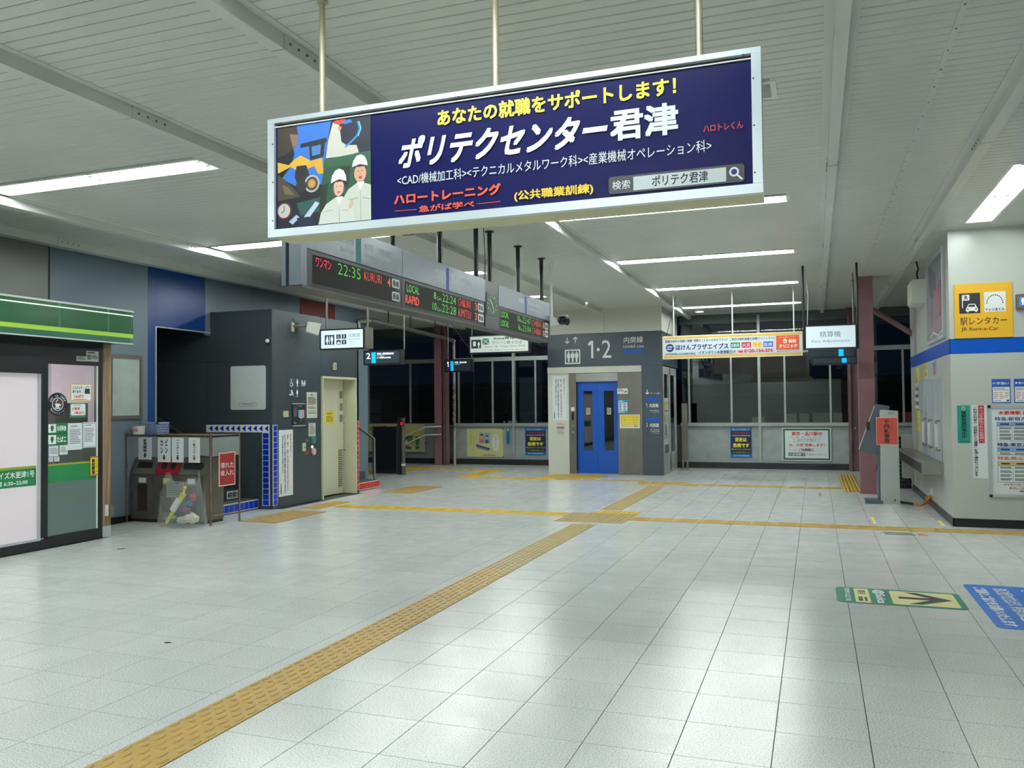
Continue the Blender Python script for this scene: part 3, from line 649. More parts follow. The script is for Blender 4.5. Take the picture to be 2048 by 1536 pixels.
# ------------------------------------------------------------------ brick wall and stool behind the fare machine
bw = empty('wall_brick', (1.3, 15.8, 0), 'low dark brick wall behind the fare machine', kind='structure')
part('mortar', mat('mortar', (110, 116, 112), rough=.9), bw, (1.10, 1.52, 15.82, 15.95, 0, 0.90)); part('coping', M_frame, bw, (1.08, 1.53, 15.78, 15.98, 0.90, 0.98))
bmesh_ = None
for r in range(13):
    for c in range(-1, 3):
        x0 = 1.10+c*0.155+(0.0775 if r % 2 else 0); x1 = min(x0+0.145, 1.52); x0 = max(x0, 1.10)
        if x1-x0 > 0.03: part('brick', mat('dark_brick', (34, 38, 46), rough=.25, noise=.2, scale=9), bw, (x0, x1, 15.812, 15.83, 0.012+r*0.068, 0.068+r*0.068))
tag(part('wall_box', M_office, None, (1.37, 1.52, 15.55, 15.811, 0.2, 0.93)), 'pale cabinet panel between the dark bricks and the office', 'cabinet')

# ------------------------------------------------------------------ lift
LX0, LX1, LY = -5.52, -3.01, 17.5
t = LIFT = empty('lift_tower', ((LX0+LX1)/2, 18.6, 0), 'charcoal and cream lift tower with bright blue doors', 'lift')
part('upper_panel', M_cream, t, (LX0, -4.245, LY, LY+.04, 3.035, CEIL)); part('upper_panel', M_cream, t, (-4.238, LX1, LY, LY+.04, 3.035, CEIL)); part('upper_panel', M_cream, t, (LX1-.04, LX1-.0005, LY+.04, 19.6, 3.035, CEIL))
part('sign_band', M_elevdark, t, (LX0, LX1, LY, LY+.04, 2.315, 3.030)); part('sign_band', M_elevdark, t, (LX1-.04, LX1-.0005, LY+.04, 19.6, 2.315, 3.030))
part('dark_pillar', M_elevdark, t, (-3.44, LX1, LY, LY+.05, 0, 2.312)); part('lintel', M_cream, t, (LX0, -3.446, LY-.03, LY+.04, 2.178, 2.312)); part('left_panel', M_cream, t, (LX0, -5.045, LY-.005, LY+.04, 0, 2.176))
part('steel_jamb', M_dsteel, t, (-5.042, -4.885, LY+.0, LY+.04, 0, 2.176)); part('steel_jamb', M_dsteel, t, (-3.965, -3.443, LY+.0, LY+.04, 0, 2.176)); part('door_head', M_steel, t, (-4.885, -3.965, LY+.01, LY+.06, 1.990, 2.170))
part('shaft_back', M_gap, t, (LX0+.02, LX1-.06, LY+.85, 19.55, 0, CEIL)); part('shaft_side', M_cream, t, (LX0, LX0+.02, LY+.04, 19.6, 0, CEIL)); part('sill_plate', M_steel, t, (-4.885, -3.965, LY+.02, LY+.2, 0, .012))
for a, b, w0, w1 in ((-4.883, -4.427, -4.74, -4.545), (-4.423, -3.967, -4.285, -4.075)):
    d = part('door', M_blue, t, (a, w0, LY+.09, LY+.12, .012, 1.988), (w1, b, LY+.09, LY+.12, .012, 1.988), (w0, w1, LY+.09, LY+.12, .012, .50), (w0, w1, LY+.09, LY+.12, 1.79, 1.988))
    k = MB().use(DGLASS); k.face([(w0, LY+.105, .5), (w1, LY+.105, .5), (w1, LY+.105, 1.79), (w0, LY+.105, 1.79)]); k.build('window', d)
    mb, p = sheet('-y', LY+.10, (w0+w1)/2-.045, (w0+w1)/2+.045, 1.28, 1.42, ink(190, 190, 170)); p.small(.1, .15, .9, .9, 4, BK); mb.build('sticker', d)
part('cage_inside', M_dark, t, (-4.9, -3.95, LY+.8, LY+.82, 0, 2.2))
# glazed side
for y0, y1 in ((17.56, 17.72), (18.42, 18.50), (19.22, 19.36)): part('side_frame', M_alu, t, (LX1-.05, LX1, y0, y1, 0, 2.29))
part('side_frame', M_alu, t, (LX1-.05, LX1, 17.72, 19.22, 2.13, 2.29), (LX1-.05, LX1, 17.72, 19.22, 0, .43)); 
for y0, y1 in ((17.72, 18.42), (18.50, 19.22)):
    k = MB().use(DGLASS); k.face([(LX1-.02, y0, .43), (LX1-.02, y1, .43), (LX1-.02, y1, 2.13), (LX1-.02, y0, 2.13)]); k.build('side_pane', t)
part('side_corner', M_alu, t, (LX1-.05, LX1+.002, 17.552, 17.56, 0, 2.30))
part('control_case', M_black, t, (LX1-.10, LX1-.04, 18.52, 18.9, .75, 1.45))
# signs printed on the lift
def pr_on(name, par, kind, pos, a0, a1, z0, z1, M, t_=0.003): mb, p = sheet(kind, pos, a0, a1, z0, z1, M, t_); return mb, p
mb, p = sheet('-y', LY, -5.16, -3.38, 2.36, 2.99, M_elevdark, .002); LW = ink(232, 238, 240)
arrow_icon(p, .052, .155, .075, LW, down=True); arrow_icon(p, .155, .145, .075, LW)
x0, x1, y0, y1 = .02, .215, .50, .97
p.rect(x0, y0-.03, x1, y1, LW); p.rect(x0+.015, y0+.015, x1-.015, y1-.045, M_elevdark)
for q in (.068, .118, .168): person_icon(p, q, .725, .36, LW)
one(p, .312, .19, .378, .79, LW); p.disc(.44, .50, .020, LW); p.text('2', .485, .18, .60, .79, LW, .01)
p.text('内房線', .755, .10, .985, .315, LW, .012); p.text('Uchibō Line', .75, .37, .995, .475, LW, .008); p.rect(.75, .525, .995, .655, M_blue); mb.build('line_sign', t)
mb, p = sheet('-y', LY, -3.385, -3.06, .86, 1.82, M_elevdark, .002)
arrow_icon(p, .17, .075, .30, LW, down=True, wd=.16); p.text('ホーム階', .36, .085, .98, .125, LW, .01); p.rect(.07, .20, .93, .285, M_blue)
one(p, .08, .33, .15, .41, LW); p.text('内房線', .30, .33, .88, .415, LW, .015); p.text('千葉・東京方面', .30, .47, .90, .50, LW); p.text('for Chiba & Tokyo', .45, .515, .9, .535, LW)
p.rect(.07, .635, .93, .72, M_blue); p.text('2', .08, .755, .17, .835, LW, .015); p.text('内房線', .32, .76, .90, .845, LW, .015); p.text('千葉・東京方面', .32, .89, .92, .92, LW); p.text('(一部館山方面)', .32, .93, .92, .955, LW); p.text('for Tateyama', .5, .97, .92, .99, LW); mb.build('floor_sign', t)
RDI = ink(186, 40, 60)
def vbanner(kind, pos, a0, a1, z0, z1):
    mb, p = sheet(kind, pos, a0, a1, z0, z1, M_paper)
    p.vtext('鉄道係員等に対する暴力行為について', .80, .06, .87, .42, BK, .02, .02); p.vtext('「暴言」「暴力」「罵倒」などは決して許される行為ではありません', .56, .05, .68, .93, RDI, .02, .02)
    p.vtext('私たちは毅然とした態度で警察と連携し犯罪行為の防止に努めます', .38, .07, .47, .95, BK, .02, .02); p.vtext('安全で快適な駅をご利用ください', .22, .08, .31, .66, BK, .02, .02); p.vtext('木更津駅長', .10, .80, .19, .96, BK, .02, .02); return mb
vbanner('-y', LY-.005, -5.42, -5.095, 1.155, 2.125).build('vertical_notice', t)
mb, p = sheet('-y', LY-.005, -5.335, -5.15, .83, 1.10, ink(206, 206, 196)); p.small(.02, .04, .98, .2, 2, ink(200, 90, 60)); p.small(.05, .3, .95, .5, 3, ink(90, 92, 96), fill=.8, ragged=0); p.small(.1, .62, .95, .95, 4, ink(150, 120, 90)); mb.build('notice', t)
mb, p = sheet('-y', LY, -3.975, -3.745, 1.715, 1.832, M_white); p.small(.05, .12, .62, .7, 3, ink(50, 60, 90)); p.poly([(.62, .75), (.7, .55), (.92, .5), (.92, .7)], ink(40, 46, 60)); mb.build('camera_notice', t)
mb, p = sheet('-y', LY, -3.957, -3.75, 1.30, 1.584, ink(40, 150, 190)); p.rect(.05, .2, .95, .8, WH)
for i in range(2):
    for j in range(3): x, y = .12+i*.44, .24+j*.185; p.rect(x, y, x+.2, y+.15, ink(30, 90, 160)); person_icon(p, x+.1, y+.075, .12, WH); p.small(x+.22, y+.04, x+.34, y+.13, 3, NV, seed=i+j)
p.small(.05, .05, .7, .15, 1, WH, fill=.7); p.small(.05, .84, .7, .96, 2, WH); mb.build('priority_notice', t)
mb, p = sheet('-y', LY, -3.925, -3.495, .985, 1.275, ink(226, 220, 196)); p.rrect(.06, .07, .94, .76, .07, ink(90, 90, 60)); p.rrect(.07, .085, .93, .745, .065, ink(232, 208, 60))
for i, s in enumerate(('このエレベーターを', '必要としている方が', 'いらっしゃいます!!')): p.text(s, .12, .15+i*.195, .88, .25+i*.195, ink(50, 46, 20), .01)
p.text('駅係員もお手伝いいたします', .08, .82, .62, .88, ink(60, 60, 60)); p.disc(.76, .85, .04, ink(110, 110, 100)); p.disc(.85, .85, .035, ink(110, 110, 100)); mb.build('yellow_notice', t)
part('call_panel', M_white, t, (-5.0, -4.92, LY-.012, LY, 1.36, 1.44)); part('call_display', M_black, t, (-4.985, -4.935, LY-.008, LY, 1.16, 1.33)); MB().use(M_steel).tube((-4.96, LY, 1.04), (-4.96, LY-.012, 1.04), .018).tube((-4.96, LY, .9), (-4.96, LY-.012, .9), .022).build('call_button', t)
mb, p = sheet('+x', LX1-.02, 17.76, 18.30, .62, 1.62, ink(206, 212, 206)); p.rect(.05, .08, .95, .14, ink(120, 150, 70)); p.disc(.5, .2, .3, ink(200, 190, 110)); p.rect(.05, .26, .95, .29, ink(90, 130, 70)); p.rect(.1, .36, .4, .52, ink(140, 170, 70)); p.rect(.55, .36, .85, .52, ink(170, 150, 180)); p.disc(.4, .68, .25, ink(120, 126, 130)); p.small(.1, .76, .9, .9, 4, ink(110, 50, 60)); mb.build('strip_poster', t)
# barrier rail beside the lift
t = empty('barrier_post', (-2.78, 19.0, 0), 'narrow grey steel barrier post between the lift and the windows', 'barrier')
part('plate', M_dsteel, t, (-2.845, -2.715, 19.0, 19.03, 0.20, 1.50)); MB().use(M_steel).tube((-2.83, 19.015, 0), (-2.83, 19.015, .22), .02).tube((-2.73, 19.015, 0), (-2.73, 19.015, .22), .02).build('foot', t)

# ------------------------------------------------------------------ convenience shop
SX = -7.83
t = SHOP = empty('kiosk_shop', (-8.2, 6.0, 0), 'small station shop front with black frame, green band and frosted doors', 'shop')
part('frame', M_black, t, (SX-.06, SX, 7.476, 7.54, 0, 2.27)); part('frame', M_black, t, (SX-.06, SX, 4.0, 7.476, 2.0, 2.27)); part('frame', M_black, t, (SX-.06, SX, 6.70, 6.80, .12, 2.0)); part('frame', M_black, t, (SX-.06, SX, 6.80, 7.476, 0, .125), (SX-.06, SX+.012, 4.0, 6.80, 0, .10))
part('door_track', M_black, t, (SX-.0, SX+.06, 4.0, 6.70, 1.885, 2.06))
part('side_panel', WOOD, t, (SX-.04, SX-.0, 7.54, 7.60, .13, 2.26), (-8.64, SX, 7.60, 7.66, .13, 2.26)); part('side_plinth', M_alu, t, (-8.64, SX, 7.541, 7.662, 0, .13))
part('roof', M_greywall, t, (-8.64, SX, 4.0, 7.66, 2.27, 2.33)); part('floor_plate', M_greywall, t, (-8.64, SX-.06, 4.0, 7.54, 0.0, .02))
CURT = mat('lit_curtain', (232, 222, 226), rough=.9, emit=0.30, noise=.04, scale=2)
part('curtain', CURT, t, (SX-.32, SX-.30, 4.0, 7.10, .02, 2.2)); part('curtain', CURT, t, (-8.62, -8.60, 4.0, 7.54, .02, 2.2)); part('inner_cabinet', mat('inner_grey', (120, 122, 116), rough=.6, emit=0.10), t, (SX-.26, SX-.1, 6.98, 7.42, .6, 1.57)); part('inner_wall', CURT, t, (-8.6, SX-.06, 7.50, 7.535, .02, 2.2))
# sliding door
d = part('door_leaf', M_alu, t, (SX-.02, SX+.014, 6.662, 6.70, .10, 1.885), (SX-.02, SX+.014, 4.0, 6.662, .10, .125))
k = MB().use(mat('frosted_pane', (214, 204, 210), rough=.25, emit=0.30, noise=.03, scale=1.5)); k.box(SX-.004, SX+.004, 4.0, 6.662, .125, 1.885); k.build('frosted_pane', d)
SG, SY = ink(22, 122, 66), ink(150, 160, 40)
mb, p = sheet('+x', SX+.004, 5.2, 6.650, .695, .905, SG, .002); p.rect(0, 0, 1, .12, SY); p.text('ニューデイズ木更津1号', .52, .22, .985, .56, LW, .02); p.text('営業時間 6:30~22:00', .56, .66, .93, .90, LW, .02); mb.build('band', d)
# fixed pane
f = part('light_strip', M_white, t, (SX-.03, SX-.0, 7.455, 7.470, .125, 2.0)); 
k = MB().use(CLEARG); k.face([(SX-.01, 6.80, .125), (SX-.01, 7.456, .125), (SX-.01, 7.456, 2.0), (SX-.01, 6.80, 2.0)]); k.build('glass_pane', t)
part('frosted_film', mat('frosted_film', (150, 176, 168), rough=.5, emit=0.10, noise=.03), t, (SX-.018, SX-.013, 6.80, 7.456, .125, .70))
part('green_band', SG, t, (SX-.009, SX-.005, 6.80, 7.456, .70, .885)); part('lime_stripe', SY, t, (SX-.009, SX-.004, 6.80, 7.456, .885, .905))
part('lower_film', mat('grey_film', (136, 146, 136), rough=.5, emit=0.08), t, (SX-.018, SX-.013, 6.95, 7.456, .905, 1.07))
st = []
mb, p = sheet('+x', SX-.009, 7.09, 7.385, 1.592, 1.790, ink(214, 184, 130)); p.rect(.05, .06, .95, .94, WH); p.text('エコバッグ', .10, .15, .55, .32, BK, .03); p.text('あります!', .10, .38, .5, .54, BK, .03); p.poly([(.68,.28),(.9,.28),(.92,.58),(.66,.58)], ink(30, 50, 56)); p.line([(.72,.28),(.75,.15),(.84,.15),(.86,.28)], .02, ink(60, 60, 40)); p.text('160円', .18, .64, .6, .82, ink(220, 50, 40), .03); p.rect(.15, .88, .75, .91, ink(220, 50, 40)); mb.build('bag_notice', t)
mb, p = sheet('+x', SX-.009, 7.085, 7.31, 1.405, 1.570, ink(60, 112, 88)); p.rrect(.06, .06, .94, .84, .07, WH); p.text('土産袋', .12, .28, .6, .48, ink(200, 30, 50), .03); p.text('1枚2円', .28, .56, .82, .76, ink(200, 30, 50), .03); p.small(.2, .12, .8, .2, 1, ink(200, 60, 70)); mb.build('price_notice', t)
mb = MB().use(ink(14, 22, 30)); mb.tube((SX-.012, 6.925, 1.558), (SX-.004, 6.925, 1.558), .127, 32); p = Print(mb, (SX-.004, 6.798, 1.685), (0,1,0), (0,0,-1), .254, .254, (1,0,0))
p.disc(.5, .5, .29, LW); p.disc(.5, .5, .26, ink(74, 44, 34)); p.poly([(.36,.47),(.60,.47),(.57,.63),(.40,.63)], LW); p.disc(.63, .53, .05, LW); p.disc(.63, .53, .025, ink(74, 44, 34)); p.poly([(.32,.65),(.66,.65),(.60,.70),(.38,.70)], LW); p.line([(.44,.44),(.41,.37),(.50,.34),(.48,.27)], .03, LW)
def arc_text(p, s, a0, a1, R, h, M, inward=False):
    for i, c in enumerate(s):
        if c == ' ': continue
        a = math.radians(a0+(a1-a0)*(i+.5)/len(s)); vs, fs = glyphs(c, 0.0); ww = .3
        dirx, diry = math.cos(a), -math.sin(a); tx, ty = (math.sin(a), math.cos(a)) if not inward else (-math.sin(a), -math.cos(a)); s_ = -1 if not inward else 1
        p.mb.use(M).mesh([p.P(.5+dirx*(R-s_*(v[1]-.35)*h)+tx*(v[0]-ww)*h, .5+diry*(R-s_*(v[1]-.35)*h)+ty*(v[0]-ww)*h) for v in vs], fs)
    p.up()
arc_text(p, 'EKI na CAFE', 165, 15, .385, .15, LW); arc_text(p, '挽きたてコーヒー', 205, 335, .40, .10, LW, True); mb.build('round_sticker', t)
for (z0, z1, s, nm) in ((1.238, 1.352, '公共料金', 'bill_sticker'), (1.112, 1.233, 'たばこ', 'tobacco_sticker')):
    mb, p = sheet('+x', SX-.009, 6.803, 7.052, z0, z1, ink(16, 110, 60)); p.rect(.02, .10, .42, .92, WH); p.poly([(.16,.25),(.28,.25),(.30,.5),(.24,.8),(.19,.8),(.14,.5)], ink(20, 90, 60)); p.text(s, .46, .25, .95, .78, LW, .03); mb.build(nm, t)
for (a, b, z0, z1, nm, bc) in ((7.062, 7.255, 1.045, 1.345, 'notice', M_paper), (7.265, 7.45, 1.06, 1.35, 'notice', ink(70, 96, 140)), (6.815, 6.94, .985, 1.105, 'notice', ink(60, 80, 140)), (6.955, 7.06, 1.0, 1.105, 'notice', M_paper), (6.815, 6.87, .93, .98, 'notice', M_paper), (6.885, 6.95, .93, .98, 'notice', M_paper)):
    mb, p = sheet('+x', SX-.009, a, b, z0, z1, M_paper); p.rect(.04, .03, .96, .97, bc); p.rect(.06, .045, .94, .955, M_paper); p.small(.2, .1, .8, .16, 1, RDI if a > 7.2 else BK); p.small(.12, .24, .88, .8, 9 if b-a > .15 else 4, ink(110, 100, 120), seed=int(a*100)); mb.build(nm, t)
mb, p = sheet('+x', SX, 7.365, 7.470, .735, .955, ink(232, 208, 40)); p.rect(0, 0, 1, .08, ink(210, 90, 60)); p.vtext('高校野球', .12, .12, .60, .92, BK, .04, .0); p.vtext('夏の選手権', .70, .15, .92, .85, ink(190, 80, 50)); p.rect(0, .92, 1, 1, ink(210, 120, 80)); mb.build('baseball_notice', t)
mb, p = sheet('+x', SX, 7.30, 7.474, 2.048, 2.168, ink(196, 198, 190)); p.small(.1, .1, .9, .25, 1, BK, fill=.8); p.rect(.08, .35, .38, .85, ink(120, 120, 118)); p.small(.45, .4, .92, .8, 3, BK); mb.build('label_plate', t)
mb, p = sheet('+x', SX, 7.165, 7.298, 2.046, 2.102, ink(196, 198, 190)); p.small(.1, .15, .9, .9, 3, BK); mb.build('label_plate', t)
b = part('switch_box', M_white, t, (SX, SX+.03, 7.575, 7.60, .25, .38)); 
b = tag(part('socket_box', M_dsteel, None, (SX+.001, SX+.05, 7.602, 7.66, .245, .375)), 'small grey socket box on the wooden post of the shop', 'socket')
# fascia
fx = -7.52
mb = MB().use(M_greenf); N_ = 8; prof = []
for i in range(N_+1): a = math.pi/2*i/N_; prof.append((fx-.10+.10*math.cos(a), 7.64+.10*math.sin(a)))
outl = [(fx, 4.0)]+prof+[(-7.86, 7.74), (-7.86, 4.0)]
mb.prism(outl, 'z', 2.262, 2.635); fa = mb.build('fascia', t)
def band(z0, z1, M, off, nm):
    o2 = [(fx+off, 4.0)]+[(fx-.10+(.10+off)*math.cos(math.pi/2*i/N_), 7.64+(.10+off)*math.sin(math.pi/2*i/N_)) for i in range(N_+1)]
    vs = [(x, y, z0) for x, y in o2]+[(x, y, z1) for x, y in o2]; n = len(o2)
    MB().use(M).mesh(vs, [(i, i+1, n+i+1, n+i) for i in range(n-1)]) if False else None
    q = MB().use(M); q.mesh(vs, [(i, i+1, n+i+1, n+i) for i in range(n-1)]); return q.build(nm, fa)
band(2.580, 2.592, ink(214, 236, 218, .7), .002, 'white_line'); band(2.325, 2.372, ink(150, 190, 50), .002, 'lime_stripe'); band(2.262, 2.325, ink(22, 84, 66), .002, 'dark_stripe'); band(2.628, 2.648, M_alu, .006, 'top_edge'); band(2.250, 2.264, M_alu, .006, 'bottom_edge')
for y in (6.65, 7.30): part('seam', mat('seam_green', (34, 92, 56), rough=.3), fa, (fx-.01, fx+.0015, y, y+.03, 2.262, 2.635))
part('end_plate', M_black, fa, (-7.86, -7.70, 7.74, 7.755, 2.30, 2.55))

# ================================================================== THINGS ON THE LEFT SIDE
t = empty('notice_board', (XL, 8.76, 1.36), 'empty whitish noticeboard in a grey metal frame on the grey-blue wall', 'noticeboard')
part('frame', M_dsteel, t, (XL, XL+.03, 8.42, 8.98, 1.36, 1.41), (XL, XL+.03, 8.42, 8.98, 2.17, 2.22), (XL, XL+.03, 8.42, 8.46, 1.41, 2.17), (XL, XL+.03, 8.94, 8.98, 1.41, 2.17)); part('board', mat('old_board', (184, 196, 192), rough=.3, noise=.10, scale=5), t, (XL, XL+.012, 8.46, 8.94, 1.41, 2.17))
# plate whose printed figure is left out
t = empty('wall_plate', (-7.95, YA, 1.47), 'white rounded plate with a small caption box on the charcoal wall', 'sign')
mb = MB().use(mat('white_plate', (196, 204, 202), rough=.25)); x0, x1, z0, z1, r_ = -8.262, -7.636, 1.468, 2.122, .03; pts = []
for cx, cz, a in ((x1-r_, z0+r_, -90), (x1-r_, z1-r_, 0), (x0+r_, z1-r_, 90), (x0+r_, z0+r_, 180)):
    for k in range(5): q = math.radians(a+22.5*k); pts.append((cx+r_*math.cos(q), cz+r_*math.sin(q)))
mb.prism(pts, 'y', YA-.012, YA); p = Print(mb, (x0, YA-.012, z1), (1,0,0), (0,0,-1), x1-x0, z1-z0, (0,-1,0))
p.rect(.24, .845, .76, .93, ink(110, 112, 108)); p.rect(.247, .853, .753, .922, mat('white_plate', (196,204,202))); p.small(.35, .865, .68, .905, 2, ink(90, 90, 90)); mb.build('plate', t)
def wallbox(name, label, cat, a0, a1, z0, z1, M, th=.02, x=XB, group=None):
    return tag(part(name, M, None, (x, x+th, a0, a1, z0, z1)), label, cat, group)
SWC = mat('switch_cream', (196, 192, 160), rough=.4)
wallbox('blank_switch_plate', 'cream blank switch plate beside the toilet map', 'switch', 10.632, 10.742, 1.352, 1.444, SWC)
t = empty('key_switch', (XB, 11.16, .81), 'narrow cream key switch low on the toilet wall', 'switch'); part('plate', SWC, t, (XB, XB+.02, 11.12, 11.20, .812, .94)); MB().use(M_dsteel).tube((XB+.02, 11.165, .87), (XB+.026, 11.165, .87), .012, 10).build('key_hole', t)
t = empty('door_sensor', (XB, 12.05, 2.11), 'small cream fitting on the wall above the cream door', 'sensor'); part('body', SWC, t, (XB, XB+.025, 12.01, 12.09, 2.115, 2.235)); part('slot', M_dsteel, t, (XB+.025, XB+.028, 12.04, 12.06, 2.13, 2.21))
mb, p = sheet('+x', XB, 11.195, 11.31, .948, .992, M_dkwall, .001); p.text('OPEN', .02, .05, .98, .95, ink(90, 150, 110), .02); tag(mb.build('open_lettering'), 'faint green OPEN lettering beside the round door button', 'lettering')
mb, p = sheet('+x', XB, 11.19, 11.31, .759, .805, M_dkwall, .001); p.text('CLOSE', .02, .05, .98, .95, ink(210, 90, 80), .02); tag(mb.build('close_lettering'), 'faint red CLOSE lettering beside the lower door button', 'lettering')
for (z, c, nm, lab) in ((.975, (44, 128, 112), 'open_button', 'round green button at the toilet door'), (.79, (214, 176, 174), 'close_button', 'round pink button at the toilet door')):
    t = empty(nm, (XB, 11.42, z-.05), lab, 'button'); MB().use(ink(*c)).tube((XB, 11.42, z), (XB+.03, 11.42, z), .052, 20).build('cap', t); MB().use(M_steel).tube((XB, 11.42, z), (XB+.012, 11.42, z), .062, 20).build('rim', t)
mb = MB().use(ink(240, 236, 226, .8)); mb.tube((XB, 11.39, .868), (XB+.015, 11.39, .868), .022, 16); tag(mb.build('indicator_lamp'), 'small glowing white lamp between the two door buttons', 'lamp')
DK = ink(34, 48, 62)
mb, p = sheet('+x', XB, 10.758, 11.235, 1.795, 1.952, DK); wheel_icon(p, .18, .52, .75, LW); person_icon(p, .50, .5, .78, LW); person_icon(p, .77, .5, .66, LW); person_icon(p, .92, .5, .66, LW, True); person_icon(p, .845, .62, .42, LW); tag(mb.build('pictogram_sign'), 'dark pictogram sign with wheelchair and family symbols on the toilet wall', 'sign')
mb, p = sheet('+x', XB, 10.758, 11.075, 1.645, 1.792, DK); p.disc(.28, .3, .06, LW); p.poly([(.26,.38),(.36,.4),(.46,.75),(.38,.76),(.30,.55),(.22,.56)], LW); p.rect(.08, .62, .30, .76, LW); person_icon(p, .74, .46, .7, LW); p.rect(.67, .34, .81, .62, LW); p.small(.58, .88, .95, .95, 1, LW, fill=.6); tag(mb.build('pictogram_sign'), 'smaller dark pictogram sign with changing-table symbol below the first', 'sign')
t = empty('toilet_map', (XB, 11.02, 1.21), 'black framed toilet floor map with blue and pink plan', 'map')
part('rail', M_alu, t, (XB, XB+.018, 10.86, 11.178, 1.545, 1.56)); part('rail', M_alu, t, (XB, XB+.018, 10.86, 11.178, 1.205, 1.22)); mb, p = sheet('+x', XB, 10.86, 11.178, 1.22, 1.545, ink(18, 24, 34), .014)
p.text('トイレのご案内', .32, .07, .72, .12, LW); p.small(.08, .16, .35, .6, 8, ink(150, 160, 170), fill=.3); p.poly([(.47,.27),(.70,.27),(.70,.70),(.58,.66),(.47,.62)], ink(120, 186, 214)); p.poly([(.70,.27),(.95,.27),(.95,.62),(.84,.66),(.70,.70)], ink(226, 150, 170)); p.rect(.56, .30, .60, .6, ink(60, 130, 160)); p.rect(.80, .30, .84, .6, ink(180, 90, 110)); p.text('現在地', .6, .76, .76, .79, LW); p.small(.08, .84, .3, .95, 3, ink(180, 186, 190)); mb.build('face', t)
PP = ink(196, 196, 182)
mb, p = sheet('+x', XB, 11.25, 11.54, 1.325, 1.735, PP); p.text('お願い', .35, .07, .62, .14, BK, .02); p.small(.12, .2, .9, .5, 6, BK, fill=.5); p.small(.12, .56, .9, .66, 2, BK); p.small(.12, .72, .88, .86, 3, ink(90, 90, 84), seed=5); tag(mb.build('notice'), 'larger beige text notice left of the cream door', 'notice')
mb, p = sheet('+x', XB, 11.30, 11.492, 1.038, 1.246, PP); p.small(.15, .08, .85, .12, 1, BK, fill=.8); p.small(.12, .2, .9, .9, 8, ink(70, 74, 70), seed=8); tag(mb.build('notice'), 'smaller beige text notice above the green button', 'notice')
o = vbanner('+x', XB, 10.52, 10.875, .165, 1.158).build('vertical_notice'); tag(o, 'long white vertical notice in red and black writing beside the blue tiles', 'notice')
# loudspeaker on bracket
t = empty('loudspeaker', (XB, 10.95, 2.62), 'white tilted loudspeaker on a wall bracket of the toilet block', 'speaker')
part('bracket_plate', SWC, t, (XB, XB+.02, 10.84, 10.90, 2.66, 2.80)); MB().use(M_dsteel).path([(XB+.02, 10.87, 2.74), (XB+.12, 10.90, 2.74), (XB+.15, 11.0, 2.75)], .018).build('arm', t); MB().use(M_cable).path([(XB+.01, 10.88, 2.86), (XB+.03, 10.88, 2.80), (XB+.10, 10.9, 2.78)], .006, 6).build('cable', t)
mb = MB().use(M_white); cx, cy, cz = XB+.20, 11.12, 2.72; ax = Vector((.75, .62, -.22)).normalized(); sd = ax.cross(Vector((0, 0, 1))).normalized(); upv = sd.cross(ax)
def obox(mb, c, e1, e2, e3, a, b, cc, taper=1.0):
    c = Vector(c); v = []
    for s3, k in ((-1, taper), (1, 1)):
        for s1, s2 in ((-1,-1),(1,-1),(1,1),(-1,1)): v.append(c+e1*(a*s1*k)+e2*(b*s2*k)+e3*(cc*s3))
    mb.mesh(v, [(3,2,1,0),(4,5,6,7),(0,1,5,4),(1,2,6,5),(2,3,7,6),(3,0,4,7)])
obox(mb, (cx, cy, cz), sd, upv, ax, .115, .095, .10, .82); mb.build('cabinet', t)
mb = MB().use(mat('speaker_grille', (172, 176, 172), rough=.7)); mb.tube(Vector((cx, cy, cz))+ax*.10, Vector((cx, cy, cz))+ax*.106, .062, 20); obox(mb, Vector((cx, cy, cz))-sd*.112, ax, upv, sd, .05, .05, .003); mb.build('grille', t)
t = empty('corner_sensor', (-7.56, YA-.02, 2.46), 'small white emergency lamp on the corner of the toilet block', 'sensor'); part('bracket', M_dkwall, t, (-7.62, -7.55, YA-.03, YA, 2.50, 2.54)); MB().use(M_white).ball((-7.58, YA-.045, 2.48), .03).build('lens', t)
# cream door
t = empty('door_2', (XB, 12.2, 0), 'cream steel toilet door with three small panes and a vent', kind='structure')
DC = mat('door_cream', (206, 204, 176), rough=.35, noise=.03)
part('frame', DC, t, (XB-.02, XB+.03, 11.66, 11.69, 0, 2.0), (XB-.24, XB+.03, 12.70, 12.728, 0, 2.0), (XB-.24, XB+.03, 11.69, 12.70, 1.965, 2.0)); part('frame_inner', DC, t, (XB-.24, XB-.02, 11.66, 11.69, 0, 2.0)); part('reveal', DC, t, (XB-.24, XB-.23, 12.44, 12.70, 0, 1.965))
xd = XB-.20
lf = part('leaf', DC, t, (xd-.03, xd, 11.69, 12.698, .015, 1.962)); 
for z in (1.645, 1.435, 1.242):
    w_ = part('pane', mat('small_pane', (120, 126, 120), rough=.2), lf, (xd, xd+.004, 12.53, 12.63, z, z+.12)); 
    part('pane_trim', DC, lf, (xd, xd+.012, 12.515, 12.53, z-.012, z+.132), (xd, xd+.012, 12.63, 12.645, z-.012, z+.132))
for i in range(20): part('slat', DC, lf, (xd, xd+.012, 12.50, 12.63, .12+i*.032, .135+i*.032))
part('vent_back', M_gap, lf, (xd-.001, xd+.002, 12.495, 12.635, .115, .76)); part('leaf_edge', M_gap, lf, (xd, xd+.003, 12.665, 12.672, .02, 1.96)); MB().use(M_dsteel).tube((xd, 12.68, .75), (xd+.02, 12.68, .75), .012, 8).build('lock', lf)
mb, p = sheet('+x', xd, 12.08, 12.36, 1.215, 1.43, ink(226, 204, 50)); p.text('ご使用の際は', .18, .15, .80, .28, ink(90, 60, 20), .02); p.small(.12, .38, .9, .9, 4, ink(120, 100, 40)); mb.build('yellow_notice', lf)
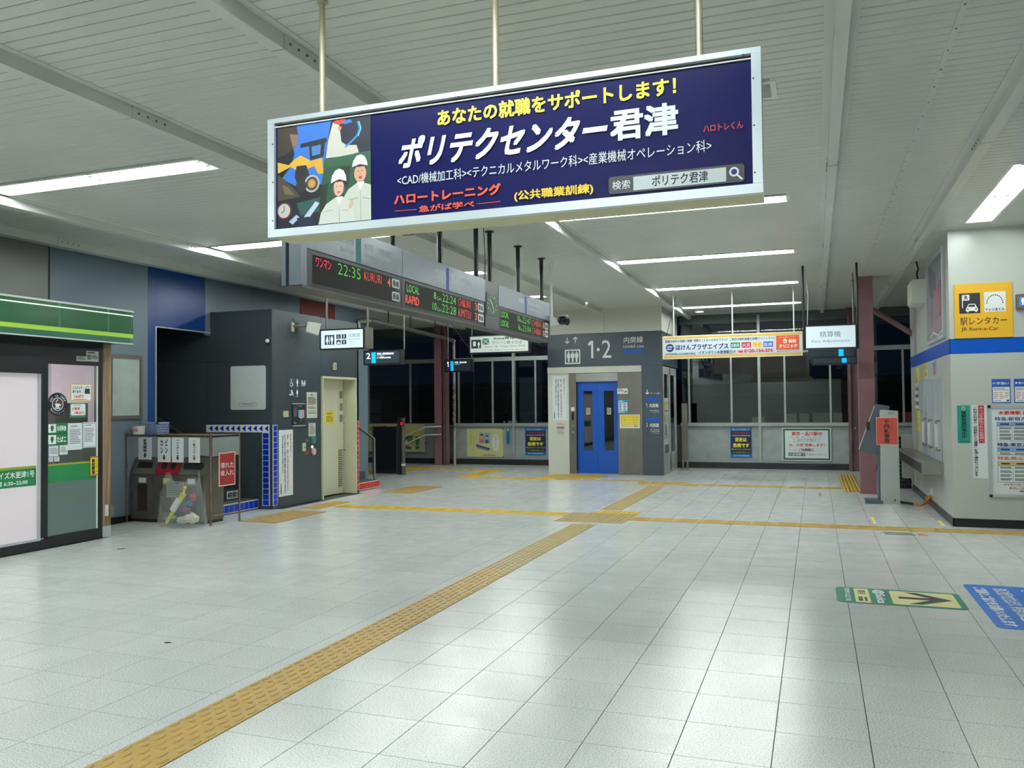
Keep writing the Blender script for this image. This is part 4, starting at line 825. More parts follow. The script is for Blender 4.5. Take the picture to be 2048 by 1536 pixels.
mb, p = sheet('+x', xd, 12.655, 12.69, 1.13, 1.35, DC); person_icon(p, .5, .2, .3, NV); p.rect(.1, .55, .9, .72, ink(90, 130, 190)); mb.build('sticker', lf)

# ------------------------------------------------------------------ bins and rack
BX = [(-8.62, -8.222), (-8.218, -7.822), (-7.818, -7.42)]
BL_ = ['steel newspaper bin with wide slot, nearest the wall', 'steel can and bottle bin with red top in the middle', 'steel bin with oval mouth behind the rubbish bag']
M_redtop = mat('bin_red', (132, 26, 34), rough=.3); M_bin = mat('bin_steel', (118, 114, 106), rough=.34, metal=.55, noise=.15, scale=4); M_bind = mat('bin_dark', (46, 40, 38), rough=.35)
for i, (a, b) in enumerate(BX):
    t = empty('recycling_bin', ((a+b)/2, 9.0, 0), BL_[i], 'bin', 'row of recycling bins'); f0, f1 = 8.77, 9.15
    top = M_redtop if i == 1 else M_bin
    mb = MB().use(M_bin); mb.prism([(f0, .04), (f1, .04), (f1, .84), (f0+.10, .84), (f0, .62)], 'x', a, b); mb.build('body', t)
    part('plinth', M_bind, t, (a+.01, b-.01, f0+.02, f1, 0, .04))
    # sloping head with its openings
    n = Vector((0, -.22, .10)).normalized(); e = Vector((0, .10, .22)).normalized(); c = Vector(((a+b)/2, f0+.05, .73))+n*.006
    mb = MB().use(top); obox(mb, c, Vector((1, 0, 0)), e, n, (b-a)/2-.012, .112, .006); hd = mb.build('head', t)
    mb = MB().use(M_dark); q = Print(mb, Vector((a+.012, f0, .62))+n*.0125, (1, 0, 0), (0, .10, .22), b-a-.024, 1, n)
    if i == 0: q.poly([(.16,.38),(.86,.38),(.82,.74),(.20,.74)], M_dark)
    if i == 1: q.disc(.30, .56, .125, M_dark, ry=.24); q.disc(.70, .56, .125, M_dark, ry=.24)
    if i == 2: q.rrect(.14, .34, .86, .76, .0, M_dark); q.disc(.16, .55, .1, M_dark, ry=.21); q.disc(.84, .55, .1, M_dark, ry=.21)
    mb.build('opening', hd)
    d = part('door', M_bin, t, (a+.02, b-.02, f0-.012, f0, .06, .60)); part('handle', M_dsteel, d, (a+.04, a+.055, f0-.03, f0-.012, .30, .42))
    k = part('window', DGLASS if False else mat('bin_window', (58, 44, 38), rough=.1), d, (a+.13, b-.11, f0-.015, f0-.012, .14, .50))
    part('label_card', M_paper if i != 1 else ink(214, 200, 60), d, (a+.15, a+.27, f0-.016, f0-.012, .52, .585))
mb, p = sheet('-y', 8.752, -8.00, -7.72, .34, .55, ink(150, 152, 140), .002); p.small(.08, .08, .92, .92, 7, ink(60, 60, 56)); tag(mb.build('notice'), 'grey text notice taped across the middle and third bins', 'notice')
t = empty('wire_rack', (-7.95, 8.98, 0), 'rusty chrome wire rack standing over the recycling bins', 'rack')
RUST = mat('rusty_chrome', (134, 112, 92), rough=.35, metal=.6, noise=.35, scale=14)
for (x, y) in ((-8.64, 8.72), (-7.27, 8.72), (-7.22, 9.22), (-8.62, 9.25)): MB().use(RUST).tube((x, y, 0), (x, y, 1.175), .0125, 8).tube((x, y, 0), (x, y, .02), .018, 8).build('post', t)
mb = MB().use(RUST)
for y in (8.72, 9.23): mb.tube((-8.64, y, 1.15), (-7.24, y, 1.15), .006, 6); mb.tube((-8.64, y, 1.12), (-7.24, y, 1.12), .005, 6)
for k in range(29): x = -8.62+k*.0485; mb.tube((x, 8.72, 1.135), (x+.024, 8.72, 1.12), .003, 4, cap=False)
for x in (-8.63, -7.245): mb.tube((x, 8.72, 1.15), (x, 9.24, 1.15), .006, 6)
for k in range(22): x = -8.60+k*.063; mb.tube((x, 8.72, 1.145), (x, 9.23, 1.145), .0025, 4, cap=False)
mb.build('shelf', t); MB().use(RUST).tube((-7.27, 8.72, .12), (-7.22, 9.22, .12), .006, 6).tube((-7.27, 8.72, .88), (-7.22, 9.22, .88), .006, 6).build('side_rail', t)
k = MB().use(SHEET); n = 24
vs = [(-8.63+1.10*i/n, 8.705+.006*math.sin(i*1.3), z+(.01*math.sin(i*.9) if z < 1 else 0)) for z in (.865, 1.13) for i in range(n+1)]
k.mesh(vs, [(i, i+1, n+2+i, n+1+i) for i in range(n)], True); k.build('plastic_front', t)
k = MB().use(SHEET); k.face([(-7.255, 8.73, .88), (-7.215, 9.21, .88), (-7.215, 9.21, 1.12), (-7.255, 8.73, 1.12)]); k.build('plastic_side', t)
k = MB().use(SHEET); k.face([(-7.53, 8.707, .90), (-7.28, 8.707, .88), (-7.28, 8.707, 1.12), (-7.53, 8.707, 1.13)]); k.build('plastic_front', t)
for (a, b, cols, c, lab) in ((-8.42, -8.20, ['新聞 雑誌'], (40, 44, 56), 'white paper label for newspapers with down arrow'), (-8.10, -7.89, ['ビン', 'カン'], (36, 40, 54), 'white paper label for bottles and cans'), (-7.87, -7.68, ['ペットボトル'], (30, 34, 96), 'white paper label for plastic bottles with blue arrow'), (-7.60, -7.42, ['一般ゴミ'], (130, 84, 60), 'white paper label with brown writing for general rubbish')):
    mb, p = sheet('-y', 8.70, a, b, .80 if a > -8.2 else .83, 1.12, M_paper); I = ink(*c)
    for j, s_ in enumerate(cols): xx = .5-(.18 if len(cols) > 1 else 0)+(.36*(1-j) if len(cols) > 1 else 0)-.0; p.vtext(s_.replace(' ', ''), xx-.13, .06, xx+.13, .66, I, .03, .0)
    p.rect(.44, .70, .56, .80, I); p.poly([(.36, .80), (.64, .80), (.5, .93)], I); tag(mb.build('paper_label'), lab+' on the bin rack', 'label', 'paper labels on the bin rack')
mb, p = sheet('+x', -7.212, 8.80, 9.12, .49, .925, ink(226, 206, 186), .004); p.rect(.045, .03, .955, .97, ink(150, 26, 34)); p.text('壊れた', .10, .30, .90, .475, LW, .01); p.text('傘入れ', .10, .53, .90, .705, LW, .01); p.rect(.05, 0, .55, .05, ink(190, 160, 110)); tag(mb.build('hanging_card'), 'red card in white writing for broken umbrellas, hung on the rack end', 'sign')
# things on the rack
t = empty('plastic_basket', (-8.42, 8.98, 1.15), 'pale blue perforated plastic basket on top of the rack', 'basket'); BSK = mat('basket_blue', (140, 156, 196), rough=.4)
mb = MB().use(BSK); x0, x1, y0, y1 = -8.56, -8.26, 8.86, 9.10
for k in range(13): u = k/12; mb.box(x0+.02+u*(x1-x0-.04)-.004, x0+.02+u*(x1-x0-.04)+.004, y0+.01, y0+.016, 1.160, 1.30); mb.box(x0+.02+u*(x1-x0-.04)-.004, x0+.02+u*(x1-x0-.04)+.004, y1-.016, y1-.01, 1.160, 1.30)
for k in range(10): u = k/9; mb.box(x0+.01, x0+.016, y0+.02+u*(y1-y0-.04)-.004, y0+.02+u*(y1-y0-.04)+.004, 1.160, 1.30); mb.box(x1-.016, x1-.01, y0+.02+u*(y1-y0-.04)-.004, y0+.02+u*(y1-y0-.04)+.004, 1.160, 1.30)
for z in (1.19, 1.225, 1.26): mb.box(x0+.008, x1-.008, y0+.008, y0+.018, z, z+.008); mb.box(x0+.008, x1-.008, y1-.018, y1-.008, z, z+.008); mb.box(x1-.018, x1-.008, y0, y1, z, z+.008); mb.box(x0+.008, x0+.018, y0, y1, z, z+.008)
mb.build('mesh_sides', t); part('rim', BSK, t, (x0, x1, y0, y0+.02, 1.295, 1.315), (x0, x1, y1-.02, y1, 1.295, 1.315), (x0, x0+.02, y0, y1, 1.295, 1.315), (x1-.02, x1, y0, y1, 1.295, 1.315)); part('bottom', BSK, t, (x0+.01, x1-.01, y0+.01, y1-.01, 1.158, 1.166))
mb = MB().use(mat('tub_white', (210, 206, 194), rough=.4)); mb.tube((-8.50, 8.78, 1.158), (-8.50, 8.78, 1.255), .075, 20, .082); mb.tube((-8.50, 8.78, 1.255), (-8.50, 8.78, 1.268), .086, 20); p = Print(mb, (-8.56, 8.698, 1.235), (1,0,0), (0,0,-1), .12, .05, (0,-1,0)); p.text('サービス用', 0, .1, 1, .8, ink(190, 50, 50), .03); tag(mb.build('service_tub'), 'small off-white tub in red writing on the rack before the basket', 'tub')
# rubbish bag and what is in it
def crumple(name, label, cat, c, sc, M, seed, nu=7, nv=10, jit=.22):
    random.seed(seed); mb = MB().use(M); mb.ball(c, 1, nu, nv, sc, jit); return tag(mb.build(name), label, cat)
random.seed(11)
mb = MB().use(BAG); nu, nv = 26, 44; vs = []
for i in range(nu+1):
    f = i/nu; z = .005+.62*f
    rx = .36*(1-.10*f-.22*f*f) if f > .06 else .30+f; ry = .165*(1-.35*f)
    for j in range(nv):
        a = 2*math.pi*j/nv; w = 1+.05*math.sin(5*a+3*f)+.035*math.sin(11*a+9*f)+.03*math.sin(17*a-14*f)+random.uniform(-.012, .012)
        lift = .0 if f < .8 else (.07*math.sin(2*a+.6)+.03*math.sin(5*a))*(f-.8)/.2
        vs.append((-7.565+rx*w*math.cos(a)+.02*f, 8.53+ry*w*math.sin(a), max(z+lift+.010*math.sin(9*a+7*f), .004)))
mb.mesh(vs, [(i*nv+j, i*nv+(j+1)%nv, (i+1)*nv+(j+1)%nv, (i+1)*nv+j) for i in range(nu) for j in range(nv)], True); mb.face([vs[j] for j in range(nv)][::-1])
tag(mb.build('rubbish_bag'), 'clear plastic rubbish bag slumped against the third bin', 'bag')
YUM = mat('umbrella_yellow', (222, 214, 70), rough=.4)
t = empty('folded_umbrella', (-7.710, 8.48, .02), 'yellow folded umbrella leaning inside the clear bag', 'umbrella'); MB().use(YUM).tube((-7.740, 8.46, .05), (-7.510, 8.50, .42), .020, 10, .038).build('canopy', t); MB().use(YUM).tube((-7.510, 8.50, .42), (-7.490, 8.51, .50), .012, 8).ball((-7.490, 8.51, .50), .02).build('handle', t); MB().use(M_white).tube((-7.630, 8.45, .22), (-7.550, 8.47, .35), .045, 8).build('sleeve', t)
crumple('crumpled_wrapper', 'blue crumpled wrapper near the top of the bag contents', 'wrapper', (-7.44, 8.53, .30), (.045, .035, .04), ink(50, 110, 170), 5)
crumple('crumpled_wrapper', 'red crumpled wrapper beside the blue one in the bag', 'wrapper', (-7.375, 8.52, .38), (.045, .035, .045), ink(170, 50, 56), 6)
crumple('crumpled_packet', 'mauve crumpled packet in the middle of the bag', 'packet', (-7.49, 8.52, .215), (.08, .045, .035), ink(140, 90, 110), 7)
crumple('paper_waste', 'whitish crumpled paper at the lower right of the bag', 'paper', (-7.40, 8.52, .12), (.095, .075, .065), ink(214, 204, 190), 8)
crumple('paper_waste', 'grey-green crumpled paper at the bottom of the bag under the umbrella', 'paper', (-7.76, 8.57, .09), (.08, .06, .05), ink(150, 160, 140), 9)
crumple('paper_waste', 'pale crumpled sheet at the bottom middle of the bag', 'paper', (-7.585, 8.57, .075), (.085, .06, .045), ink(196, 198, 190), 10)
random.seed(7)

# ------------------------------------------------------------------ far left corner
t = empty('stair_screen', (-9.0, 16.45, 0), 'dark glossy screen panel beside the stairs past the wall end', 'screen')
part('panel', mat('gloss_black', (22, 28, 36), rough=.12), t, (-9.27, -8.70, 16.45, 16.49, .02, 1.05)); part('frame', M_dsteel, t, (-8.70, -8.67, 16.44, 16.50, 0, 1.07), (-9.30, -9.27, 16.44, 16.50, 0, 1.07))
t = empty('sensor_post', (-8.57, 16.45, 0), 'slim dark steel post with a red lit panel near its top', 'post'); PX, PY = -8.54, 16.45
MB().use(M_dsteel).tube((PX, PY, 0), (PX, PY, 1.23), .05, 16).build('tube', t); part('side_plate', mat('dark_plate', (54, 58, 70), rough=.3, metal=.4), t, (PX-.11, PX-.055, PY-.05, PY+.05, 0, 1.245)); part('cap', M_dsteel, t, (PX-.055, PX+.05, PY-.05, PY+.05, 1.23, 1.245))
mb, p = sheet('-y', PY-.05, PX-.045, PX+.045, 1.07, 1.17, ink(90, 10, 18)); p.disc(.5, .5, .32, ink(255, 40, 60, 1.2)); p.disc(.5, .5, .2, ink(120, 10, 20)); mb.build('red_panel', t); MB().use(M_white).tube((PX, PY, .19), (PX, PY, .24), .051, 16).build('white_band', t); MB().use(M_dsteel).tube((PX, PY, 0), (PX, PY, .015), .075, 16).build('base', t)
for z, lab in ((.97, 'upper stair rail bending down from the far mauve column'), (.77, 'lower stair rail bending down from the far mauve column')):
    mb = MB().use(M_steel); mb.path([(-8.93, 19.28, z), (-9.25, 19.0, z), (-9.9, 18.3, z-.40)], .02); tag(mb.build('stair_rail'), lab, 'handrail', 'rails at the far stairs')
t = empty('poster_board', (-10.6, YBK, .24), 'large yellowed poster behind the far stairs, mostly hidden', 'poster')
mb, p = sheet('-y', YBK-.13, -11.45, -9.60, .30, 1.03, ink(186, 176, 130), .01); p.text('もっと快適', .04, .05, .42, .22, ink(176, 44, 40), .04); p.text('つながり', .66, .14, .95, .40, ink(196, 180, 60), .03); p.text('で!', .55, .42, .93, .92, ink(50, 110, 60), .04); mb.build('print', t); part('edge', M_alu, t, (-9.60, -9.575, YBK-.145, YBK-.12, .29, 1.04)); part('batten', M_dsteel, t, (-11.4, -9.6, YBK-.13, YBK-.012, .5, .55))
# pipes
mb = MB().use(M_steel); mb.path([(-8.56, 14.6, 2.75), (-8.56, 14.6, 3.20), (-8.40, 14.8, 3.24)], .045, 12); mb.path([(-8.40, 14.8, 3.24), (-8.44, 18.95, 3.12)], .045, 12); 
tag(mb.build('ceiling_pipe'), 'long steel pipe hung under the ceiling in the far left corner', 'pipe')
mb = MB().use(M_gap)
for y in (15.6, 16.6, 17.9): mb.tube((-8.42, y, 3.20), (-8.42, y, CEIL), .012, 6)
tag(mb.build('pipe_hanger'), 'thin dark hangers holding the ceiling pipe', 'hanger')
t = empty('service_pipe', (-8.52, 19.2, 0), 'vertical pipe wrapped in foil beside the far mauve column', 'pipe'); mb = MB().use(M_frame); mb.path([(-8.52, 19.2, 0), (-8.52, 19.2, 3.1), (-8.46, 19.1, 3.12)], .035, 10); mb.build('tube', t)
mb = MB().use(M_steel); random.seed(4)
for i in range(34): z = .9+.035*i+random.uniform(-.01, .01); mb.ball((-8.52+random.uniform(-.012, .012), 19.17+random.uniform(-.01, .01), z), .036, 4, 7, (1, 1, .6), .2)
mb.build('foil_wrap', t); random.seed(7)

# back wall posters
def poster_gyaku(a0, a1, z0, z1, label):
    mb, p = sheet('-y', YBK-.012, a0, a1, z0, z1, ink(24, 110, 180), .004); p.rect(.03, .115, .97, .885, ink(18, 24, 62)); Y_ = ink(240, 226, 70)
    p.text('階段の歩行は左側通行です', .10, .03, .90, .085, LW); p.text('IT IS DANGEROUS', .10, .15, .90, .20, ink(190, 40, 70), .02); p.text('TO WALK ON THE RIGHT SIDE', .08, .245, .92, .29, LW, .01)
    p.text('逆走は', .22, .33, .76, .47, Y_, .045); p.text('危険です', .12, .52, .88, .66, Y_, .045); p.text('思わぬケガにつながります', .06, .70, .94, .75, Y_, .01); p.text('ルールを守りましょう!', .10, .80, .90, .85, Y_, .01); p.text('JR木更津駅長', .14, .91, .86, .96, LW, .01)
    tag(mb.build('poster'), label, 'poster', 'dark blue stair-safety posters')
poster_gyaku(-6.855, -6.305, .245, .930, 'dark blue and yellow stair-safety poster left of the lift')
poster_gyaku(-1.862, -1.382, .245, .935, 'dark blue and yellow stair-safety poster beside the green-bordered notice')
t = empty('green_notice', (-.21, YBK, .18), 'green-bordered crowding notice in a silver frame under the right windows', 'poster')
part('frame', M_alu, t, (-.73, .31, YBK-.03, YBK-.012, .185, .215), (-.73, .31, YBK-.03, YBK-.012, .905, .935), (-.73, -.70, YBK-.03, YBK-.012, .215, .905), (.28, .31, YBK-.03, YBK-.012, .215, .905))
mb, p = sheet('-y', YBK-.012, -.70, .28, .215, .905, ink(28, 96, 62), .01); p.rect(.035, .05, .965, .95, M_paper); R2 = ink(196, 48, 30)
p.text('東京・品川駅の', .18, .09, .84, .22, R2, .03); 
for i in range(6): p.rect(.15+i*.125, .255, .21+i*.125, .265, NV)
p.rect(.22, .30, .78, .42, ink(60, 110, 80)); p.rect(.225, .305, .775, .415, ink(214, 230, 220)); p.text('みどりの窓口', .30, .32, .70, .40, ink(30, 60, 50), .01); p.text('は、大変"混雑します!', .12, .47, .88, .57, R2, .02)
p.text('きっぷは', .12, .65, .30, .72, R2, .01); p.text('ご出発前に', .33, .63, .66, .73, ink(110, 20, 60), .04); p.rect(.11, .77, .47, .88, ink(20, 70, 62)); p.text('木更津駅で', .12, .785, .46, .865, LW, .02); p.text('お求めください。', .50, .79, .90, .86, ink(150, 40, 40)); mb.build('print', t)
t = empty('manners_poster', (-7.94, YBK, .19), 'pale yellow escalator-manners poster with cartoon pair under the windows', 'poster')
mb, p = sheet('-y', YBK-.012, -8.44, -7.445, .190, .905, ink(206, 206, 140), .008); p.rect(.27+.08, .14, .66, .52, ink(150, 176, 206)); p.disc(.42, .30, .055, ink(214, 170, 150)); p.disc(.56, .32, .045, ink(206, 168, 150)); p.poly([(.36,.25),(.42,.17),(.48,.26),(.42,.24)], ink(40, 44, 60)); p.poly([(.52,.28),(.57,.21),(.61,.31),(.56,.28)], ink(40, 44, 70)); p.poly([(.37,.38),(.47,.38),(.49,.52),(.35,.52)], ink(190, 120, 100)); p.poly([(.52,.39),(.60,.39),(.62,.52),(.51,.52)], ink(50, 100, 140))
p.poly([(.26,.55),(.66,.70),(.62,.76),(.26,.63)], ink(60, 84, 130)); p.poly([(.26,.63),(.62,.76),(.60,.80),(.30,.70)], ink(140, 150, 150)); p.disc(.80, .50, .095, ink(226, 230, 220), ry=.30); p.vtext('お困りですか?', .775, .25, .825, .75, ink(70, 70, 70), .01); p.vtext('譲り合い手すりにつかまり', .10, .20, .145, .60, ink(110, 100, 70)); p.vtext('歩かずにご利用ください', .19, .30, .225, .70, ink(110, 100, 70)); p.rect(.45, .93, .80, .95, ink(90, 90, 60)); mb.build('print', t)
part('corner_clip', M_dsteel, t, (-8.46, -8.43, YBK-.025, YBK-.012, .89, .92), (-7.455, -7.425, YBK-.025, YBK-.012, .89, .92), (-7.455, -7.425, YBK-.025, YBK-.012, .175, .205))
mb, p = sheet('-y', YBK-.012, -7.36, -7.26, .515, .905, ink(30, 130, 170)); p.disc(.5, .06, .3, ink(210, 214, 214)); p.vtext('非常用設備', .2, .2, .8, .9, ink(14, 60, 90), .02); tag(mb.build('tag_sign'), 'narrow blue vertical tag beside the yellow manners poster', 'sign')

# ================================================================== HANGING SIGNS
def hung(name, label, x0, x1, y, z0, z1, th, M, rods, rM, rr=.012, cat='sign', rod_top=CEIL, group=None):
    t = empty(name, ((x0+x1)/2, y+th/2, z0), label, cat, group); f = .02
    part('case', M, t, (x0, x1, y+.004, y+th, z0, z1))
    part('frame', M, t, (x0, x1, y-.006, y+.004, z0, z0+f), (x0, x1, y-.006, y+.004, z1-f, z1), (x0, x0+f, y-.006, y+.004, z0+f, z1-f), (x1-f, x1, y-.006, y+.004, z0+f, z1-f))
    for x in rods: MB().use(rM).tube((x, y+th/2, z1), (x, y+th/2, rod_top), rr, 10).tube((x, y+th/2, rod_top-.012), (x, y+th/2, rod_top), rr*2.2, 12).build('rod', t)
    return t
# main banner
t = empty('banner_sign', (-1.356, 3.56, 2.338), 'large navy training-centre banner sign in a silver frame hung from three rods', 'sign')
X0, X1, Y0, Z0, Z1 = -2.53, -.182, 3.45, 2.338, 2.926; fw = .038
M_sfr = mat('sign_frame', (200, 210, 216), rough=.3, metal=.35, noise=.04)
part('casing', mat('casing_cream', (196, 190, 150), rough=.45), t, (X0+.006, X1-.006, Y0+.03, 3.655, Z0+.003, Z1-.003))
part('frame_rail', M_sfr, t, (X0, X1, Y0, Y0+.035, Z0, Z0+fw)); part('frame_rail', M_sfr, t, (X0, X1, Y0, Y0+.035, Z1-.023, Z1)); part('frame_stile', M_sfr, t, (X0, X0+fw, Y0, Y0+.035, Z0+fw+.0008, Z1-.0238)); part('frame_stile', M_sfr, t, (X1-fw, X1, Y0, Y0+.035, Z0+fw+.0008, Z1-.0238))
part('gap_strip', mat('gap_brown', (66, 62, 58), rough=.8), t, (X0+fw, X1-fw, Y0+.026, Y0+.03, 2.885, Z1-.023)); part('inner_lip', M_white, t, (X0+fw, X1-fw, Y0+.008, Y0+.02, 2.8835, 2.888))
mb = MB().use(M_gap)
for x in (-2.45, -2.0, -1.5, -1.05, -.6, -.25): mb.tube((x, Y0-.001, 2.900), (x, Y0+.002, 2.900), .005, 6)
for z in (2.42, 2.61, 2.80): mb.tube((X0+.03, Y0-.002, z), (X0+.03, Y0+.002, z), .004, 6); mb.tube((X1-.03, Y0-.002, z), (X1-.03, Y0+.002, z), .004, 6)
tag(mb.build('screw', t), kind='stuff')
IV = mat('rod_ivory', (190, 186, 158), rough=.35, metal=.2, noise=.2, scale=9)
for x in (-2.31, -1.373, -.44): MB().use(IV).tube((x, 3.60, Z1), (x, 3.60, CEIL), .0145, 12).tube((x, 3.60, CEIL-.01), (x, 3.60, CEIL), .03, 14).tube((x, 3.60, Z1), (x, 3.60, Z1+.012), .022, 12).build('rod', t)
mb = MB().use(M_cable); mb.tube((-.455, 3.612, Z1), (-.455, 3.612, CEIL), .003, 5); mb.build('cable', t)
NVY = mat('banner_navy', (8, 12, 70), rough=.35, noise=.03, spec=.15); mb = MB().use(NVY); mb.box(-2.492, -.22, Y0+.016, Y0+.03, 2.376, 2.8835)
p = Print(mb, (-2.485, Y0+.016, 2.885), (1,0,0), (0,0,-1), 2.25, .51, (0,-1,0), .0003)
p.up()
c_ = lambda r, g, b: ink(r, g, b)
# photo collage at the left (flat print)
SKY, DKB, GRN = c_(50, 106, 190), c_(16, 18, 24), c_(40, 80, 54)
p.rect(.001, .003, .234, .985, DKB); p.poly([(.03,.003),(.138,.003),(.113,.60),(.06,.62),(.03,.55),(.012,.5),(.035,.40),(.045,.28)], SKY)
p.poly([(.001,.003),(.05,.003),(.055,.12),(.05,.2),(.035,.25),(.02,.28),(.001,.30)], c_(58, 48, 42)); p.poly([(.033,.08),(.056,.10),(.052,.19),(.042,.22),(.036,.15)], c_(122, 98, 78)); p.poly([(.001,.34),(.03,.38),(.045,.33),(.06,.30),(.085,.36),(.08,.42),(.05,.44),(.035,.40),(.002,.45)], c_(212, 168, 62))
p.poly([(.001,.46),(.02,.52),(.045,.62),(.06,.70),(.001,.72)], c_(70, 60, 50)); p.poly([(.012,.56),(.03,.60),(.045,.68),(.02,.66)], c_(104, 90, 72))
p.poly([(.06,.19),(.125,.16),(.127,.20),(.122,.21),(.118,.34),(.085,.36),(.082,.22),(.06,.23)], c_(28, 34, 44)); p.poly([(.088,.23),(.112,.22),(.11,.31),(.09,.32)], c_(70, 120, 180)); p.poly([(.078,.37),(.115,.35),(.118,.50),(.105,.50),(.095,.42),(.078,.44)], c_(206, 156, 52)); p.poly([(.05,.40),(.075,.40),(.09,.6),(.06,.66),(.045,.5)], c_(30, 30, 34))
p.disc(.089, .585, .019, c_(176, 176, 172), n=24); p.disc(.089, .585, .015, c_(60, 56, 54), n=24); p.disc(.089, .585, .0095, c_(186, 138, 60)); p.disc(.062, .60, .014, c_(36, 36, 40))
p.rect(.001, .74, .112, .985, c_(14, 22, 34)); p.poly([(.05,.76),(.112,.72),(.108,.86),(.06,.88)], c_(34, 78, 70)); p.disc(.018, .82, .0185, c_(120, 40, 44)); p.disc(.018, .82, .0155, c_(190, 194, 190)); p.line([(.018, .82), (.018, .77)], .0016, DKB); p.line([(.018, .82), (.010, .84)], .0016, DKB)
p.poly([(.03,.93),(.05,.87),(.058,.90),(.04,.96)], c_(170, 186, 220)); p.poly([(.062,.93),(.098,.76),(.108,.78),(.075,.95)], c_(190, 200, 226)); p.poly([(.05,.90),(.085,.90),(.10,.98),(.06,.98)], c_(20, 30, 54))
p.poly([(.138,.003),(.234,.003),(.234,.36),(.122,.36)], c_(16, 24, 42)); p.poly([(.142,.03),(.158,.06),(.163,.22),(.175,.26),(.20,.27),(.205,.34),(.19,.36),(.124,.36),(.13,.20)], c_(196, 192, 182)); p.poly([(.142,.028),(.150,.01),(.172,.008),(.176,.05),(.158,.055)], c_(190, 56, 50)); p.poly([(.165,.03),(.185,.02),(.19,.05),(.17,.06)], c_(50, 110, 210)); p.poly([(.155,.07),(.164,.08),(.162,.11),(.156,.11)], c_(186, 130, 110))
p.line([(.203,.05),(.208,.12),(.20,.19),(.185,.24),(.172,.28)], .0042, c_(40, 130, 220)); p.line([(.206,.05),(.211,.12),(.204,.19)], .002, c_(140, 210, 250)); p.rect(.195, .345, .234, .385, c_(40, 110, 190))
p.poly([(.122,.363),(.234,.395),(.234,.985),(.104,.985)], c_(34, 72, 52)); p.poly([(.121,.37),(.234,.34),(.234,.42),(.119,.45)], GRN); p.poly([(.16,.46),(.185,.46),(.18,.66),(.155,.60)], c_(22, 44, 38)); p.poly([(.113,.62),(.13,.60),(.12,.985),(.104,.985)], c_(24, 40, 34))
JK, SK = c_(196, 200, 190), c_(206, 156, 132)
# man
p.poly([(.172,.985),(.170,.74),(.180,.68),(.200,.63),(.222,.64),(.234,.66),(.234,.985)], JK); p.poly([(.200,.62),(.209,.70),(.219,.62)], c_(230, 232, 230)); p.disc(.2085, .54, .0145, SK, ry=.085, n=24); p.poly([(.194,.50),(.1955,.44),(.2225,.44),(.2225,.52),(.219,.48),(.199,.48)], c_(40, 32, 30)); p.poly([(.189,.475),(.192,.42),(.200,.375),(.210,.365),(.219,.385),(.2245,.43),(.2265,.475),(.208,.455)], c_(234, 238, 240)); p.rect(.202, .517, .2055, .523, DKB); p.rect(.2115, .517, .215, .523, DKB); p.poly([(.2045,.57),(.2135,.57),(.211,.595),(.207,.595)], c_(150, 50, 50)); p.poly([(.2078,.53),(.2098,.53),(.2105,.555),(.2075,.555)], c_(188, 138, 116))
p.line([(.183,.78),(.203,.77)], .0014, c_(130, 136, 130)); p.line([(.214,.77),(.231,.79)], .0014, c_(130, 136, 130)); p.line([(.209,.70),(.210,.985)], .0012, c_(150, 154, 148))
# woman
p.poly([(.106,.985),(.112,.88),(.125,.80),(.148,.745),(.168,.745),(.182,.79),(.192,.86),(.196,.985)], c_(204, 208, 200)); p.poly([(.150,.74),(.157,.82),(.166,.74)], c_(228, 230, 226)); p.disc(.1565, .66, .0135, c_(222, 176, 156), ry=.078, n=24); p.poly([(.142,.63),(.146,.56),(.168,.56),(.172,.64),(.167,.60),(.147,.60)], c_(50, 36, 32)); p.poly([(.137,.605),(.140,.54),(.148,.49),(.158,.475),(.168,.495),(.174,.545),(.1755,.60),(.157,.575)], c_(238, 240, 242)); p.rect(.150, .638, .1535, .644, DKB); p.rect(.1595, .638, .163, .644, DKB); p.poly([(.152,.69),(.161,.69),(.159,.705),(.154,.705)], c_(190, 70, 76)); p.line([(.143,.62),(.147,.72),(.156,.742)], .0012, c_(50, 60, 70)); p.line([(.170,.62),(.167,.71),(.158,.742)], .0012, c_(50, 60, 70))
p.poly([(.181,.83),(.1875,.78),(.1905,.79),(.190,.84),(.186,.87),(.181,.86)], c_(214, 168, 146)); p.line([(.122,.87),(.142,.86)], .0014, c_(150, 154, 148)); p.line([(.157,.83),(.158,.985)], .0012, c_(150, 154, 148)); p.line([(.166,.87),(.180,.88)], .0014, c_(150, 154, 148))
YL, WT, OG = c_(222, 214, 70), c_(226, 236, 240), c_(206, 76, 44)
p.text('あなたの就職をサポートします！', .389, .052, .873, .205, YL, .028)
p.text('ポリテクセンター', .296, .262, .735, .545, WT, .032, shear=.035); p.text('君津', .748, .262, .876, .528, WT, .030)
p.text('<CAD/機械加工科><テクニカルメタルワーク科><産業機械オペレーション科>', .297, .603, .935, .702, WT, .004)
p.text('ハロートレーニング', .289, .775, .526, .875, OG, .038); p.text('急がば学べ', .346, .903, .469, .965, OG, .02); p.line([(.291,.93),(.341,.935)], .0012, OG); p.line([(.474,.938),(.525,.938)], .0012, OG)
p.text('(公共職業訓練)', .554, .858, .714, .955, c_(236, 196, 60), .025)
p.rrect(.744, .825, .992, .97, .006, c_(66, 66, 70)); p.rect(.791, .842, .960, .955, c_(196, 206, 210)); p.text('検索', .751, .862, .785, .935, WT, .01); p.text('ポリテク君津', .826, .850, .928, .942, c_(24, 26, 34), .015)
p.line([(.977,.90),(.988,.95)], .003, WT); p.disc(.974, .885, .0085, WT); p.disc(.974, .885, .0055, c_(30, 40, 110)); p.text('ハロトレくん', .921, .485, .991, .545, c_(176, 48, 46), .02)
mb.build('panel', t)

